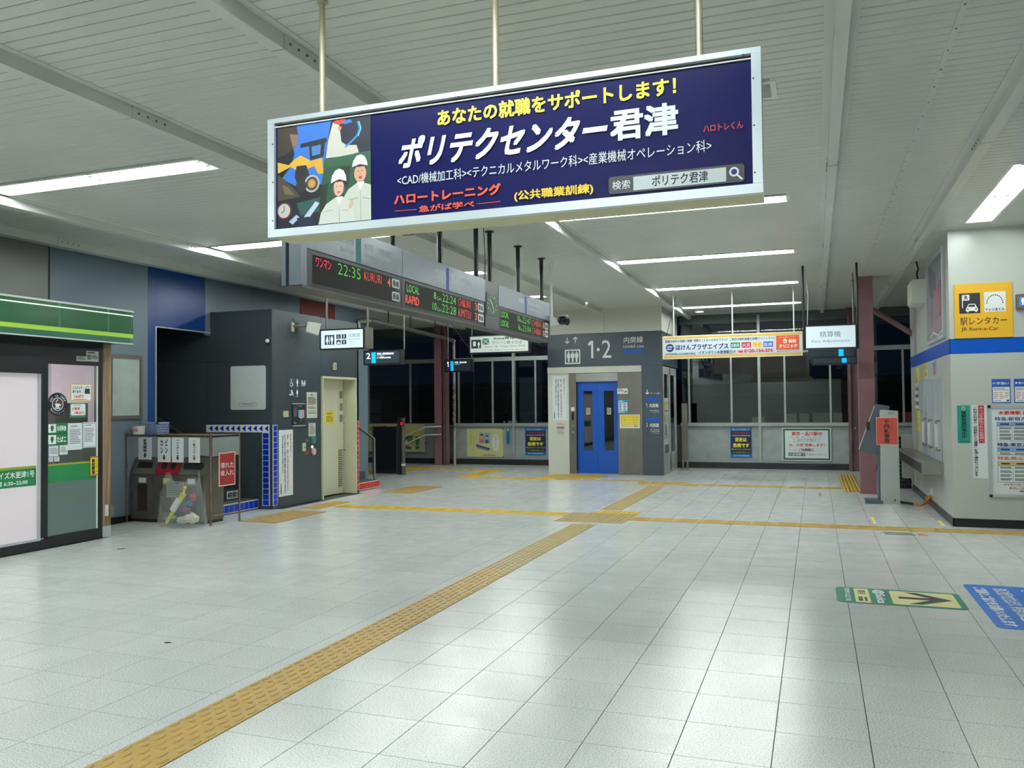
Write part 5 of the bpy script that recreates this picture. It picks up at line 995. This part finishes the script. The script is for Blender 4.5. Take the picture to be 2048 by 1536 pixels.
# departure board
t = empty('departure_board', (-3.58, 8.2, 2.385), 'long grey electronic departure board hung along the hall on black poles', 'display')
M_bd = mat('board_grey', (92, 103, 116), rough=.32, metal=.1, noise=.03); M_bdd = mat('board_dark', (44, 49, 56), rough=.4, metal=.1); SCR = mat('screen_black', (12, 13, 17), rough=.35, spec=.25); LEDB = mat('led_field', (24, 21, 20), rough=.6, spec=.2)
FX = -3.50
for (a, b) in ((5.20, 6.748), (6.752, 8.768)): part('header', M_bd, t, (-3.66, FX, a, b, 2.672, 2.925))
part('header', M_bd, t, (-3.66, FX, 9.192, 11.19, 2.672, 2.925)); part('body', M_bdd, t, (-3.66, FX-.012, 5.24, 11.185, 2.39, 2.672)); part('end_cap', M_bd, t, (-3.665, -3.63, 5.16, 5.235, 2.385, 2.93), (-3.60, FX+.002, 5.16, 5.235, 2.385, 2.93)); part('end_recess', M_bdd, t, (-3.63, -3.60, 5.18, 5.235, 2.39, 2.92)); part('bottom_rail', M_black, t, (-3.67, FX+.008, 5.16, 11.20, 2.372, 2.39)); part('clock_panel', M_bdd, t, (-3.66, FX-.002, 8.772, 9.188, 2.39, 2.925)); part('end_cap', M_bd, t, (-3.665, FX+.002, 11.19, 11.215, 2.385, 2.93))
GRL, RDL, ORL, PKL = ink(70, 190, 44, .55), ink(240, 70, 50, .75), ink(236, 92, 60, .6), ink(240, 30, 84, .8)
def bsec(a, b): mb = MB().use(SCR); mb.box(FX-.02, FX-.008, a, b, 2.395, 2.668); return mb, Print(mb, (FX-.008, a, 2.668), (0,1,0), (0,0,-1), b-a, .273, (1,0,0))
def ban(p, x0, y0, x1, y1): p.rrect(x0, y0, x1, y1, .01, ink(222, 226, 226)); p.text('番線', x0+(x1-x0)*.08, y0+(y1-y0)*.12, x1-(x1-x0)*.08, y1-(y1-y0)*.12, BK, .03)
mb, p = bsec(5.24, 6.745); p.rect(.055, .10, .925, .90, LEDB); p.text('ワンマン', .085, .16, .225, .42, PKL, .0); p.text('22:35', .29, .14, .52, .46, GRL, -.012); p.text('KURURI', .56, .15, .755, .42, RDL, -.02); p.text('4', .83, .15, .86, .42, RDL, .02); ban(p, .88, .13, .975, .42); ban(p, .88, .55, .975, .84); mb.build('screen', t)
mb, p = bsec(6.755, 8.765); p.rect(.03, .10, .90, .90, LEDB); p.text('LOCAL', .048, .17, .175, .43, GRL, .0); p.text('RAPID', .035, .54, .172, .82, RDL, .0); p.text('8', .335, .17, .36, .43, GRL, .01); p.text('Cars', .37, .30, .42, .43, GRL); p.text('22:24', .435, .15, .60, .44, GRL, -.012); p.text('CHIKURA', .635, .14, .80, .43, RDL, -.022); p.text('3', .86, .14, .885, .43, ORL, .0); ban(p, .90, .12, .985, .44)
p.text('10', .32, .56, .365, .83, GRL, .01); p.text('Cars', .372, .70, .42, .83, GRL); p.text('22:28', .43, .53, .60, .83, GRL, -.012); p.text('KIMITSU', .635, .54, .80, .84, RDL, -.022); p.text('3', .858, .54, .883, .84, ORL, .0); ban(p, .90, .55, .985, .86); mb.build('screen', t)
mb, p = bsec(9.20, 11.185); p.rect(.03, .10, .93, .90, LEDB)
for (y, n_, h_) in ((.15, '10', '22:47'), (.54, '6', '23:04')): p.text('LOCAL', .045, y, .18, y+.27, GRL, .0); p.text(n_, .34 if n_ == '10' else .355, y, .385, y+.27, GRL, .0); p.text('Cars', .39, y+.12, .43, y+.27, GRL); p.text(h_, .44, y-.01, .60, y+.28, GRL, -.012); p.text('CHIBA', .625, y-.01, .82, y+.28, ORL, -.02); p.text('1', .87, y-.01, .885, y+.28, ORL, .0); ban(p, .905, y-.03, .985, y+.29)
mb.build('screen', t)
def hdr(a, b, items):
    mb = MB().use(M_bd); mb.box(FX, FX+.001, a+.003, b-.003, 2.676, 2.921); p = Print(mb, (FX+.001, a, 2.925), (0,1,0), (0,0,-1), b-a, .253, (1,0,0))
    for it in items: (p.rect(*it[1:]) if it[0] == 'r' else p.text(*it[1:]))
    mb.build('line_header', t)
HW = ink(206, 214, 220)
hdr(5.20, 6.748, [('r', .475, .1, .53, .99, ink(0, 130, 140)), ('t', '久留里線', .24, .22, .455, .50, HW, .01), ('t', 'Kururi Line', .32, .60, .455, .78, HW), ('t', '久留里・上総亀山方面', .56, .25, .885, .50, HW, .005), ('t', 'for Kururi & Kazusa-Kameyama', .565, .60, .88, .74, HW)])
hdr(6.752, 8.768, [('r', .472, .1, .508, .99, ink(24, 50, 150)), ('t', '内房線', .35, .26, .452, .52, HW, .01), ('t', 'Uchibō Line', .345, .62, .455, .78, HW), ('t', '館山・千倉・安房鴨川方面', .53, .28, .80, .50, HW, .005), ('t', 'for Tateyama, Chikura & Awa-Kamogawa', .53, .62, .80, .74, HW)])
hdr(9.192, 11.19, [('r', .475, .1, .512, .99, ink(24, 50, 150)), ('t', '内房線', .355, .26, .455, .52, HW, .01), ('t', '千葉・東京・新宿方面', .54, .28, .80, .50, HW, .005), ('t', 'for Chiba, Tokyo & Shinjuku', .54, .62, .80, .74, HW)])
mb = MB().use(M_black); mb.box(FX-.004, FX+.004, 8.80, 9.15, 2.535, 2.79); p = Print(mb, (FX+.004, 8.80, 2.79), (0,1,0), (0,0,-1), .35, .255, (1,0,0)); p.rect(.04, .05, .96, .95, ink(30, 62, 50))
for i in range(12):
    a = math.radians(30*i); s_ = str(i if i else 12); x, y = .5+.38*math.sin(a), .5-.38*.35/.255*math.cos(a)*.72; p.text(s_, x-.03, y-.05, x+.03, y+.05, ink(180, 220, 140, .4), .01)
p.line([(.5,.5),(.30,.28)], .03, ink(210, 230, 160, .5)); p.line([(.46,.42),(.66,.82)], .022, ink(210, 230, 160, .5)); mb.build('clock_face', t)
for y in (5.75, 6.72, 7.73, 8.70, 9.12, 10.12, 11.10): MB().use(M_black).tube((-3.58, y, 2.925), (-3.58, y, CEIL), .027, 12).tube((-3.58, y, CEIL-.012), (-3.58, y, CEIL), .055, 14).build('pole', t)
mb = MB().use(M_cable); mb.path([(-3.575, 8.95, 2.92), (-3.575, 8.96, 3.2), (-3.575, 8.93, CEIL)], .005, 5); mb.build('cable', t)
t = empty('security_camera', (-3.45, 11.5, 2.6), 'white and black security camera on a ceiling pole past the departure board', 'camera')
MB().use(M_white).tube((-3.56, 11.5, CEIL), (-3.56, 11.5, 2.72), .016, 10).tube((-3.56, 11.5, CEIL-.10), (-3.56, 11.5, CEIL), .03, 10).build('pole', t)
mb = MB().use(M_white); mb.prism([(-3.60, 2.80), (-3.48, 2.74), (-3.44, 2.66), (-3.60, 2.64)], 'y', 11.46, 11.54); mb.build('bracket', t)
mb = MB().use(M_black); mb.ball((-3.40, 11.5, 2.705), .075, 10, 14, (1, 1, .85)); mb.tube((-3.40, 11.5, 2.70), (-3.31, 11.47, 2.68), .05, 14); mb.build('head', t); part('sun_hood', M_white, t, (-3.45, -3.32, 11.45, 11.55, 2.765, 2.78))
t = empty('ceiling_speaker', (-4.2, 8.1, 3.36), 'small brown box speaker slung from the ceiling behind the banner', 'speaker'); part('box', mat('speaker_brown', (92, 78, 58), rough=.6), t, (-4.20, -4.08, 8.02, 8.14, 3.36, 3.50)); MB().use(M_dsteel).tube((-4.14, 8.08, 3.50), (-4.14, 8.08, CEIL), .012, 8).build('stem', t); part('badge', M_white, t, (-4.33, -4.25, 8.03, 8.05, 3.40, 3.46)); MB().use(M_dsteel).tube((-4.25, 8.04, 3.44), (-4.19, 8.05, 3.44), .006, 6).build('link', t)

# toilet sign (lit)
LITW = mat('lit_sign_white', (206, 222, 230), rough=.5, emit=.42, noise=.0)
t = hung('toilet_sign', 'lit white toilet pictogram sign hanging in front of the cream door', -6.765, -6.03, 10.45, 2.325, 2.625, .16, M_black, (-6.70, -6.02), M_dsteel, .018)
mb, p = sheet('-y', 10.452, -6.745, -6.05, 2.345, 2.605, LITW, .003); DI = ink(38, 50, 56)
p.rect(.09, .25, .32, .80, DI); person_icon(p, .15, .54, .46, LITW, True); p.rect(.198, .31, .213, .75, LITW); person_icon(p, .262, .54, .46, LITW)
for (x, y) in ((.37, .24), (.50, .24), (.37, .55), (.50, .55)): p.rect(x, y, x+.105, y+.25, DI)
wheel_icon(p, .42, .37, .2, LITW); person_icon(p, .553, .365, .21, LITW); p.poly([(.385,.74),(.40,.66),(.43,.62),(.46,.70),(.465,.76),(.385,.78)], LITW); person_icon(p, .553, .675, .21, LITW, True); GI = ink(126, 140, 150)
p.text('化粧室', .66, .22, .93, .42, GI); p.text('Restrooms', .66, .47, .94, .56, GI); p.text('화장실', .66, .63, .82, .71, ink(176, 192, 202)); p.text('洗手间', .66, .78, .80, .86, ink(176, 192, 202)); mb.build('face', t)
part('end_post', M_dsteel, t, (-6.03, -5.97, 10.46, 10.60, 2.33, 2.63))
CY = ink(0, 160, 255, 1.1); LTX = ink(235, 245, 250, 1.3)
def plat(name, label, x0, x1, y, z0, z1, num, l1, l2, l3, rods, flip=False):
    t = hung(name, label, x0, x1, y, z0, z1, .14, M_black, rods, M_dsteel, .014, group='small dark platform signs')
    mb, p = sheet('-y', y+.002, x0+.02, x1-.02, z0+.02, z1-.02, mat('dark_sign_face', (52, 64, 74), rough=.3, emit=.05), .003)
    if not flip and num == '1': one(p, .06, .14, .12, .60, LTX)
    if not flip:
        if num != '1': p.text(num, .05, .14, .17, .60, LTX, .0)
        p.rect(.205, .10, .32, .96, CY); p.text(l1, .36, .14, .83, .30, LTX, .02); p.text(l2, .36, .36, .56, .44, LTX, .01); 
        if l3: p.text(l3, .355, .47, .75, .62, LTX, .02)
    else:
        one(p, .835, .06, .875, .36, LTX) if num else None; p.rect(.66, .05, .77, .96, CY); p.text(l1, .22, .04, .62, .15, LTX, .01)
    mb.build('face', t); return t
plat('platform_sign', 'dark hanging sign numbered 2 with blue bar beside the toilet sign', -7.23, -6.52, 12.5, 2.205, 2.455, '2', '折返し横須賀線方面', 'for Tokyo', '(一部館山方面)', (-7.18, -6.49))
plat('platform_sign', 'dark hanging sign numbered 1 with blue bar in front of the far mauve column', -8.00, -7.33, 17.5, 2.27, 2.56, '1', '千葉・東京方面', 'for Chiba & Tokyo', '', (-7.95, -7.36))
t = plat('platform_sign', 'dark sign with blue bar and a 1 at its end, hanging below the fare sign', -.05, .68, 15.1, 2.13, 2.40, '1', 'for Chiba & Tokyo', '', '', (.62,), True)
t = plat('platform_sign', 'narrow dark sign back with a blue patch directly under the fare sign', -.10, .60, 14.2, 2.20, 2.36, '', '', '', '', (), True)
MB().use(M_dsteel).tube((.585, 14.27, 2.36), (.585, 14.27, CEIL), .012, 8).build('rod', t)
# fare adjustment sign
t = hung('fare_sign', 'lit white fare adjustment sign hanging before the mauve column', -.14, .585, 13.2, 2.285, 2.645, .12, M_black, (), M_black)
for x in (-.15, .60): MB().use(M_black).tube((x, 13.26, 2.28), (x, 13.26, CEIL), .016, 10).build('rod', t)
MB().use(M_white).path([(-.10, 13.3, 2.66), (-.08, 13.3, 3.1), (-.13, 13.3, CEIL)], .006, 6).build('cable', t)
mb, p = sheet('-y', 13.202, -.12, .565, 2.305, 2.625, LITW, .003); p.text('精算機', .285, .24, .705, .52, ink(104, 112, 120), -.004); p.text('Fare Adjustments', .12, .62, .88, .80, ink(136, 146, 156), -.002); mb.build('face', t)
# insurance advertisement
t = hung('advertising_sign', 'long gold-edged insurance advertisement hung on white rods beside the lift', -2.67, -.20, 15.6, 2.325, 2.755, .05, mat('ad_edge', (214, 206, 176), rough=.4), (-2.46, -1.40, -.34), mat('rod_white', (196, 206, 196), rough=.4), .012)
mb, p = sheet('-y', 15.602, -2.65, -.22, 2.345, 2.735, ink(196, 206, 214), .004); GD = ink(206, 168, 70)
p.rect(0, .0, 1, .10, GD); p.rect(0, .90, 1, 1, GD); p.text('創業30余年の信頼と実績  保険のことならお任せ下さい!!  ご来店は無料相談の保険クリニックへ!!', .012, .14, .815, .27, NV, .02)
p.disc(.048, .52, .031, NV); p.rrect(.028, .44, .068, .50, .004, ink(196, 206, 214)); p.rrect(.022, .55, .062, .60, .004, ink(196, 206, 214)); p.text('ほけんプラザエイプス', .092, .37, .485, .64, NV, .03)
for (x, c, s_) in ((.50, (24, 110, 76), '自動車'), (.58, (170, 30, 60), '火災'), (.658, (216, 190, 80), '傷害'), (.735, (28, 80, 170), '医療')): p.rect(x, .36, x+.068, .61, ink(*c)); p.text(s_, x+.006, .41, x+.062, .57, LW if s_ != '傷害' else ink(214, 120, 70), .01)
p.text('三井住友海上火災保険代理店', .012, .77, .24, .86, NV, .015); p.text('イオンタウン木更津朝日1F', .265, .70, .535, .87, NV, .02); p.rect(.555, .735, .59, .84, ink(196, 36, 50)); p.text('0120-154-374', .597, .69, .80, .85, ink(190, 24, 44), .04)
p.rect(.825, .11, .985, .76, ink(206, 78, 34)); p.poly([(.87,.34),(.887,.25),(.904,.34),(.899,.34),(.899,.46),(.875,.46),(.875,.34)], LW); p.poly([(.881,.36),(.893,.36),(.893,.42),(.881,.42)], ink(206, 78, 34)); p.text('保険', .91, .29, .965, .46, LW, .02); p.text('クリニック', .845, .51, .97, .68, LW, .03); p.text('みなさまの保険ホームドクター', .85, .17, .96, .215, LW); p.text('募集代理店/株式会社プラザエイプス', .83, .80, .985, .86, BK, .01); mb.build('face', t)
MB().use(M_cable).tube((-2.60, 15.62, 2.75), (-2.42, 15.65, 3.5), .006, 6).build('stay_wire', t)
# green-car ticket sign
t = hung('ticket_sign', 'white green-car ticket sign partly hidden behind the departure board end', -6.97, -5.60, 16.5, 2.60, 3.0, .14, M_black, (), M_dsteel, .014)
for x in (-6.93, -5.9): MB().use(M_dsteel).tube((x, 16.57, 3.0), (x, 16.57, CEIL), .016, 8).build('rod', t)
MB().use(M_cable).tube((-7.6, 16.6, 3.5), (-6.95, 16.6, 2.65), .006, 6).tube((-6.6, 16.6, 3.0), (-6.4, 16.6, 3.5), .006, 6).tube((-6.5, 16.6, 3.0), (-6.3, 16.6, 3.5), .006, 6).tube((-5.62, 16.6, 2.65), (-5.55, 16.6, 3.5), .006, 6).build('stay_wire', t)
mb, p = sheet('-y', 16.502, -6.94, -5.63, 2.63, 2.97, mat('dim_lit_sign', (196, 204, 196), rough=.4, emit=.12), .003); p.rect(.02, .20, .19, .74, BK); p.rect(.05, .30, .10, .60, LW); person_icon(p, .15, .52, .38, LW); p.rect(.215, .14, .33, .52, ink(24, 110, 66)); p.line([(.22,.16),(.325,.50)], .008, LW); p.line([(.325,.16),(.22,.50)], .008, LW)
p.text('Suica専用', .41, .07, .77, .24, BK, .02); p.text('グリーン券うりば', .38, .32, .90, .54, BK, .01); p.text('Green Car Tickets (Suica Only)', .26, .61, .95, .74, BK, .0); p.text('グリーン券は、乗車前にあらかじめお買い求めください。', .22, .84, .97, .92, BK, .01); p.rect(.93, .12, 1, .16, BK); mb.build('face', t)

# ================================================================== FARE MACHINE, FLOOR
t = empty('fare_machine', (.98, 13.4, 0), 'slim grey fare machine with sloping screen and an orange-red notice', 'machine')
MK = mat('machine_grey', (172, 178, 174), rough=.4, noise=.04); MKD = mat('machine_slate', (78, 86, 96), rough=.4)
mb = MB().use(MK); mb.prism([(.87, 0), (1.13, 0), (1.125, 1.36), (.90, 1.38), (.88, 1.36)], 'y', 13.38, 13.66); mb.build('cabinet', t)
part('foot', MKD, t, (.66, .90, 13.36, 13.70, 0, .05)); part('spine', MKD, t, (.845, .87, 13.39, 13.65, .05, 1.0))
mb = MB().use(MKD); mb.prism([(.60, .78), (.88, .70), (1.02, 1.43), (.86, 1.46), (.83, 1.43)], 'y', 13.42, 13.72); mb.build('screen_housing', t)
mb = MB().use(M_alu); mb.mesh([(.595, 13.43, .785), (.595, 13.71, .785), (.825, 13.71, 1.435), (.825, 13.43, 1.435)], [(0, 1, 2, 3)]); mb.build('screen_face', t)
part('coin_slot', M_black, t, (.70, .74, 13.40, 13.42, 1.08, 1.20)); part('side_slot', M_black, t, (.99, 1.07, 13.376, 13.38, 1.325, 1.333)); MB().use(M_dsteel).tube((1.06, 13.38, .06), (1.06, 13.374, .06), .018, 14).build('lock', t)
mb, p = sheet('-y', 13.378, .828, 1.118, .865, 1.268, ink(214, 196, 176), .004); p.rect(.02, .02, .98, .98, ink(190, 74, 58)); p.vtext('千円札専用', .36, .08, .62, .93, ink(36, 22, 24), .04, .0); p.vtext('チャージ専用機', .68, .08, .76, .48, ink(90, 30, 26), .01); mb.build('notice', t)
mb = MB().use(M_cable); mb.path([(1.13, 13.42, .03), (1.22, 13.38, .025), (1.30, 13.30, .02)], .018, 8); mb.use(mat('orange_cable', (196, 122, 40), rough=.5)); mb.path([(1.30, 13.30, .02), (1.38, 13.20, .02), (1.46, 13.25, .05), (1.50, 13.2, .12), (1.46, 13.15, .09), (1.50, 13.12, .16)], .016, 8); mb.ball((1.475, 13.18, .11), .045, 6, 8, (1, 1, 1), .2); tag(mb.build('power_cable'), 'black and orange cable running from the fare machine to the office wall', 'cable')
tag(part('wall_outlet', M_white, None, (1.512, 1.525, 13.10, 13.24, .17, .26)), 'white outlet low on the office side wall over the orange cable', 'socket')

# tactile paving
def oval(mb, x, y, lx, ly, h, n=10):
    v = [(x+lx*math.cos(2*math.pi*i/n), y+ly*math.sin(2*math.pi*i/n)) for i in range(n)]
    mb.mesh([(a, b, .004) for a, b in v]+[(x+(a-x)*.72, y+(b-y)*.72, .004+h) for a, b in v], [(i, (i+1)%n, n+(i+1)%n, n+i) for i in range(n)]+[tuple(range(n, 2*n))])
M_padbase = mat('pad_base', (150, 124, 84), rough=.6, noise=.15, scale=8)
def tac_mesh(kind, M):
    mb = MB().use(M_padbase if kind == 'dots' else M); g = .001
    mb.box(g, .3-g, g, .3-g, 0, .004); mb.use(M)
    if kind == 'bar_y':          # staggered long studs along the hall
        for c in range(6):
            for r in range(3): oval(mb, .025+.05*c, .05+.1*r+(.05 if c % 2 else 0) if .05+.1*r+(.05 if c % 2 else 0) < .29 else .012, .013, .040 if .05+.1*r+(.05 if c % 2 else 0) < .27 else .02, .005, 8)
    elif kind == 'bar_x':
        for r in range(4): oval(mb, .15, .0375+.075*r, .135, .012, .005, 12)
    elif kind == 'rib_y':
        for r in range(5): oval(mb, .03+.06*r, .15, .012, .135, .005, 10)
    else:
        for c in range(5):
            for r in range(5): oval(mb, .03+.06*c, .03+.06*r, .018 if kind == 'dots' else .012, .018 if kind == 'dots' else .012, .005, 8)
    return mb
_tm = {}
def tac(t, kind, M, x, y):
    k = (kind, M.name)
    if k not in _tm:
        mb = tac_mesh(kind, M); me = mb.build('tile', origin=(0, 0, 0)); _tm[k] = me.data; me.parent = t; me.location = Vector((x, y, 0))-ORG[t.name]; return
    inst('tile', _tm[k], t, (x, y, 0))
t = empty('tactile_path', (-2.75, 9, 0), 'long worn yellow tactile path running diagonally across the picture towards the lift', 'tactile paving')
y = 2.35
while y < 15.1:
    if not 10.05 < y+.01 < 11.53: tac(t, 'bar_y', M_tac if y < 7 else M_tacg, -2.90, y)
    y += .3
t = empty('tactile_crossing', (-2.75, 10.9, 0), 'dotted tactile crossing square where the paths meet before the lift', 'tactile paving')
for i in range(3):
    for j in range(4): tac(t, 'dot' if not (j == 3) else 'rib_y', M_tacg if j < 3 else M_tacy, -3.20+.3*i, 10.33+.3*j) if not (j == 3 and i == 0) else None
t = empty('tactile_branch', (-5.2, 11.0, 0), 'bright yellow tactile strip from the crossing to the toilet door', 'tactile paving')
for i in range(12): tac(t, 'bar_x', M_tacy, -3.51-.3*i, 10.86)
t = empty('tactile_branch', (0, 10.8, 0), 'worn yellow tactile strip from the crossing to the ticket office', 'tactile paving')
for i in range(17): tac(t, 'bar_x', M_tac, -2.30+.3*i, 10.655)
t = empty('tactile_branch', (-1.2, 15.6, 0), 'far worn tactile strip passing before the lift towards the mauve door', 'tactile paving')
for i in range(12): tac(t, 'bar_x', M_tac, -3.20+.3*i, 15.42)
for i in range(3): tac(t, 'dot', M_tacg, -3.20+.3*i, 15.725)
t = empty('tactile_branch', (-5.2, 16.0, 0), 'yellow tactile strip leading left from the lift doors', 'tactile paving')
for i in range(12): tac(t, 'bar_x', M_tacy if i > 5 else M_tacg, -3.50-.3*i, 16.02)
for i in range(4):
    for j in range(3): tac(t, 'rib_y', M_tacy, -5.35+.3*i, 16.35+.3*j)
t = empty('tactile_branch', (-8, 17, 0), 'yellow tactile strip turning to the far stairs', 'tactile paving')
for j in range(6): tac(t, 'bar_y', M_tacy, -7.10, 16.05+.3*j)
for i in range(9): tac(t, 'bar_x', M_tacy, -7.10-.3*i, 17.85)
for i in range(3):
    for j in range(4): tac(t, 'dot', M_tacy, -9.8+.3*i, 16.6+.3*j)
def pad(label, x0, y0, nx, ny, kind, M):
    t = empty('tactile_pad', (x0+.15*nx, y0+.15*ny, 0), label, 'tactile paving')
    for i in range(nx):
        for j in range(ny): tac(t, kind, M, x0+.3*i, y0+.3*j)
pad('brown and yellow warning pad at the foot of the blue-tiled steps', -7.19, 9.14, 2, 4, 'dots', M_tac)
pad('yellow warning pad against the toilet wall beside the cream door', -7.20, 10.60, 1, 3, 'dots', M_tacy)
pad('brown and yellow warning pad at the foot of the red-tiled steps', -7.12, 12.92, 2, 4, 'dots', M_tac)
pad('narrow yellow ribbed strip beside the mauve column', .405, 14.95, 1, 12, 'dots', M_tacy)
# floor stickers
def fsticker(x1, y1, w, h, M, name, label):
    """reads with its top towards +X: U runs to -Y, V runs to -X"""
    mb = MB().use(M); r_ = .05; pts = []
    for cx, cy, a in ((x1-r_, y1-r_, 0), (x1-h+r_, y1-r_, 90), (x1-h+r_, y1-w+r_, 180), (x1-r_, y1-w+r_, 270)):
        for k in range(5): q = math.radians(a+22.5*k); pts.append((cx+r_*math.cos(q), cy+r_*math.sin(q)))
    mb.prism(pts, 'z', .0005, .002); return mb, Print(mb, (x1, y1, .002), (0,-1,0), (-1,0,0), w, h, (0,0,1))
CRM = ink(232, 222, 160)
mb, p = fsticker(1.01, 7.305, .55, .885, ink(24, 120, 92), 'a', 'b'); p.rrect(.08, .05, .92, .56, .05, CRM); p.line([(.5, .50), (.5, .18)], .13, BK); p.poly([(.5,.08),(.86,.34),(.86,.44),(.5,.22),(.14,.44),(.14,.34)], BK)
p.text('@Suica', .07, .60, .93, .70, LW, .03); p.rect(.06, .73, .94, .85, CRM); p.text('専用', .16, .755, .42, .825, BK, .02); p.rect(.60, .755, .86, .775, BK); p.rect(.60, .79, .70, .825, BK); p.rect(.72, .79, .86, .825, BK); p.text('PASMO ALSO OK', .08, .885, .92, .93, LW, .02)
tag(mb.build('floor_sticker'), 'green and cream floor sticker with a large black arrow', 'sticker')
mb, p = fsticker(2.62, 7.71, 1.42, 1.52, ink(30, 108, 206), 'a', 'b'); p.rrect(.02, .06, .80, .63, .03, WH); 
p.text('改札口付近での立ち止まり、待ち合わせはご遠慮ください', .08, .80, .97, .875, LW, .03); p.text('ご理解とご協力をお願いいたします', .08, .905, .95, .965, LW, .04)
p.text('きっぷ', .09, .70, .26, .745, LW, .02); p.rect(.03, .68, .20, .695, ink(230, 226, 200)); p.line([(.30, .69), (.36, .76)], .012, LW); p.line([(.38, .68), (.44, .75)], .012, LW); p.line([(.46, .68), (.52, .75)], .012, LW)
tag(mb.build('floor_sticker'), 'large blue floor sticker with white writing at the picture edge', 'sticker')
TY = ink(226, 220, 110)
for i, (x, y, dx, dy, lab) in enumerate(((.645, 11.2, .035, .62, 'yellow tape mark on the floor below the fare machine'), (1.40, 11.2, .04, .5, 'yellow tape mark on the floor before the office corner'), (-.62, 13.9, .05, .9, 'dull tape mark in front of the back wall notices'), (.02, 14.2, .04, .5, 'short dull tape mark nearer the mauve column'))):
    tag(part('floor_tape', TY if i < 2 else ink(150, 136, 104), None, (x, x+dx, y, y+dy, 0, .001)), lab, 'tape')
mb = MB().use(ink(50, 52, 52)); mb.box(.70, 1.0, 10.46, 10.50, 0, .002); mb.box(.71, 1.02, 10.34, 10.38, 0, .002); mb.use(ink(190, 96, 50)); mb.box(1.05, 1.13, 10.45, 10.49, 0, .002); mb.box(1.06, 1.15, 10.36, 10.40, 0, .002); tag(mb.build('floor_sticker'), 'worn remains of a floor marking, dark and orange dashes', 'sticker')
mb = MB().use(M_dark); mb.prism([(-7.05, 6.98), (-7.03, 6.975), (-6.99, 7.02), (-6.995, 7.04), (-7.03, 7.01)], 'z', 0, .004); tag(mb.build('litter_scrap'), 'tiny dark scrap on the floor before the shop', 'litter')
mb = MB().use(M_dark); mb.prism([(-3.95, 4.30), (-3.93, 4.29), (-3.90, 4.31), (-3.93, 4.315)], 'z', 0, .003); tag(mb.build('litter_scrap'), 'tiny dark scrap on the open tiles left of the tactile path', 'litter')

# ================================================================== OUTSIDE, SEEN THROUGH THE WINDOWS
t = empty('neighbouring_building', (-3, 27, -3), 'dark neighbouring station wing with dim lit windows beyond the glass', 'building')
M_ext = mat('exterior_wall', (38, 42, 46), rough=.8); part('wall', M_ext, t, (-16, 8, 27, 27.2, -3, .05), (-16, 8, 27, 27.2, 1.75, 2.1)); part('roof', M_ext, t, (-16, 8, 26.2, 30, 2.1, 2.25)); part('inner_back', M_dark, t, (-16, 8, 29, 29.1, -3, 2.1))
LP = mat('dim_lit_panel', (196, 184, 196), rough=.8, emit=.12); LP2 = mat('dim_rose_panel', (190, 90, 90), rough=.8, emit=.08); LP3 = mat('dim_green_panel', (150, 160, 140), rough=.8, emit=.09)
for i, (a, b, M, z1) in enumerate(((-10.25, -9.75, LP, .95), (-9.7, -9.1, LP, .85), (-9.0, -8.5, LP, .9), (-1.9, -1.45, LP3, 1.05), (-.9, -.2, LP3, 1.15), (-.1, .75, LP3, 1.2), (1.6, 2.0, LP2, 1.2), (2.1, 2.7, LP2, 1.2))):
    part('lit_pane', M, t, (a, b, 27.3, 27.32, .08, z1))
for i in range(18): part('mullion', M_ext, t, (-11+.95*i, -10.93+.95*i, 26.95, 27.02, .05, 1.75))
part('rail', M_ext, t, (-16, 8, 26.95, 27.02, 1.18, 1.25))
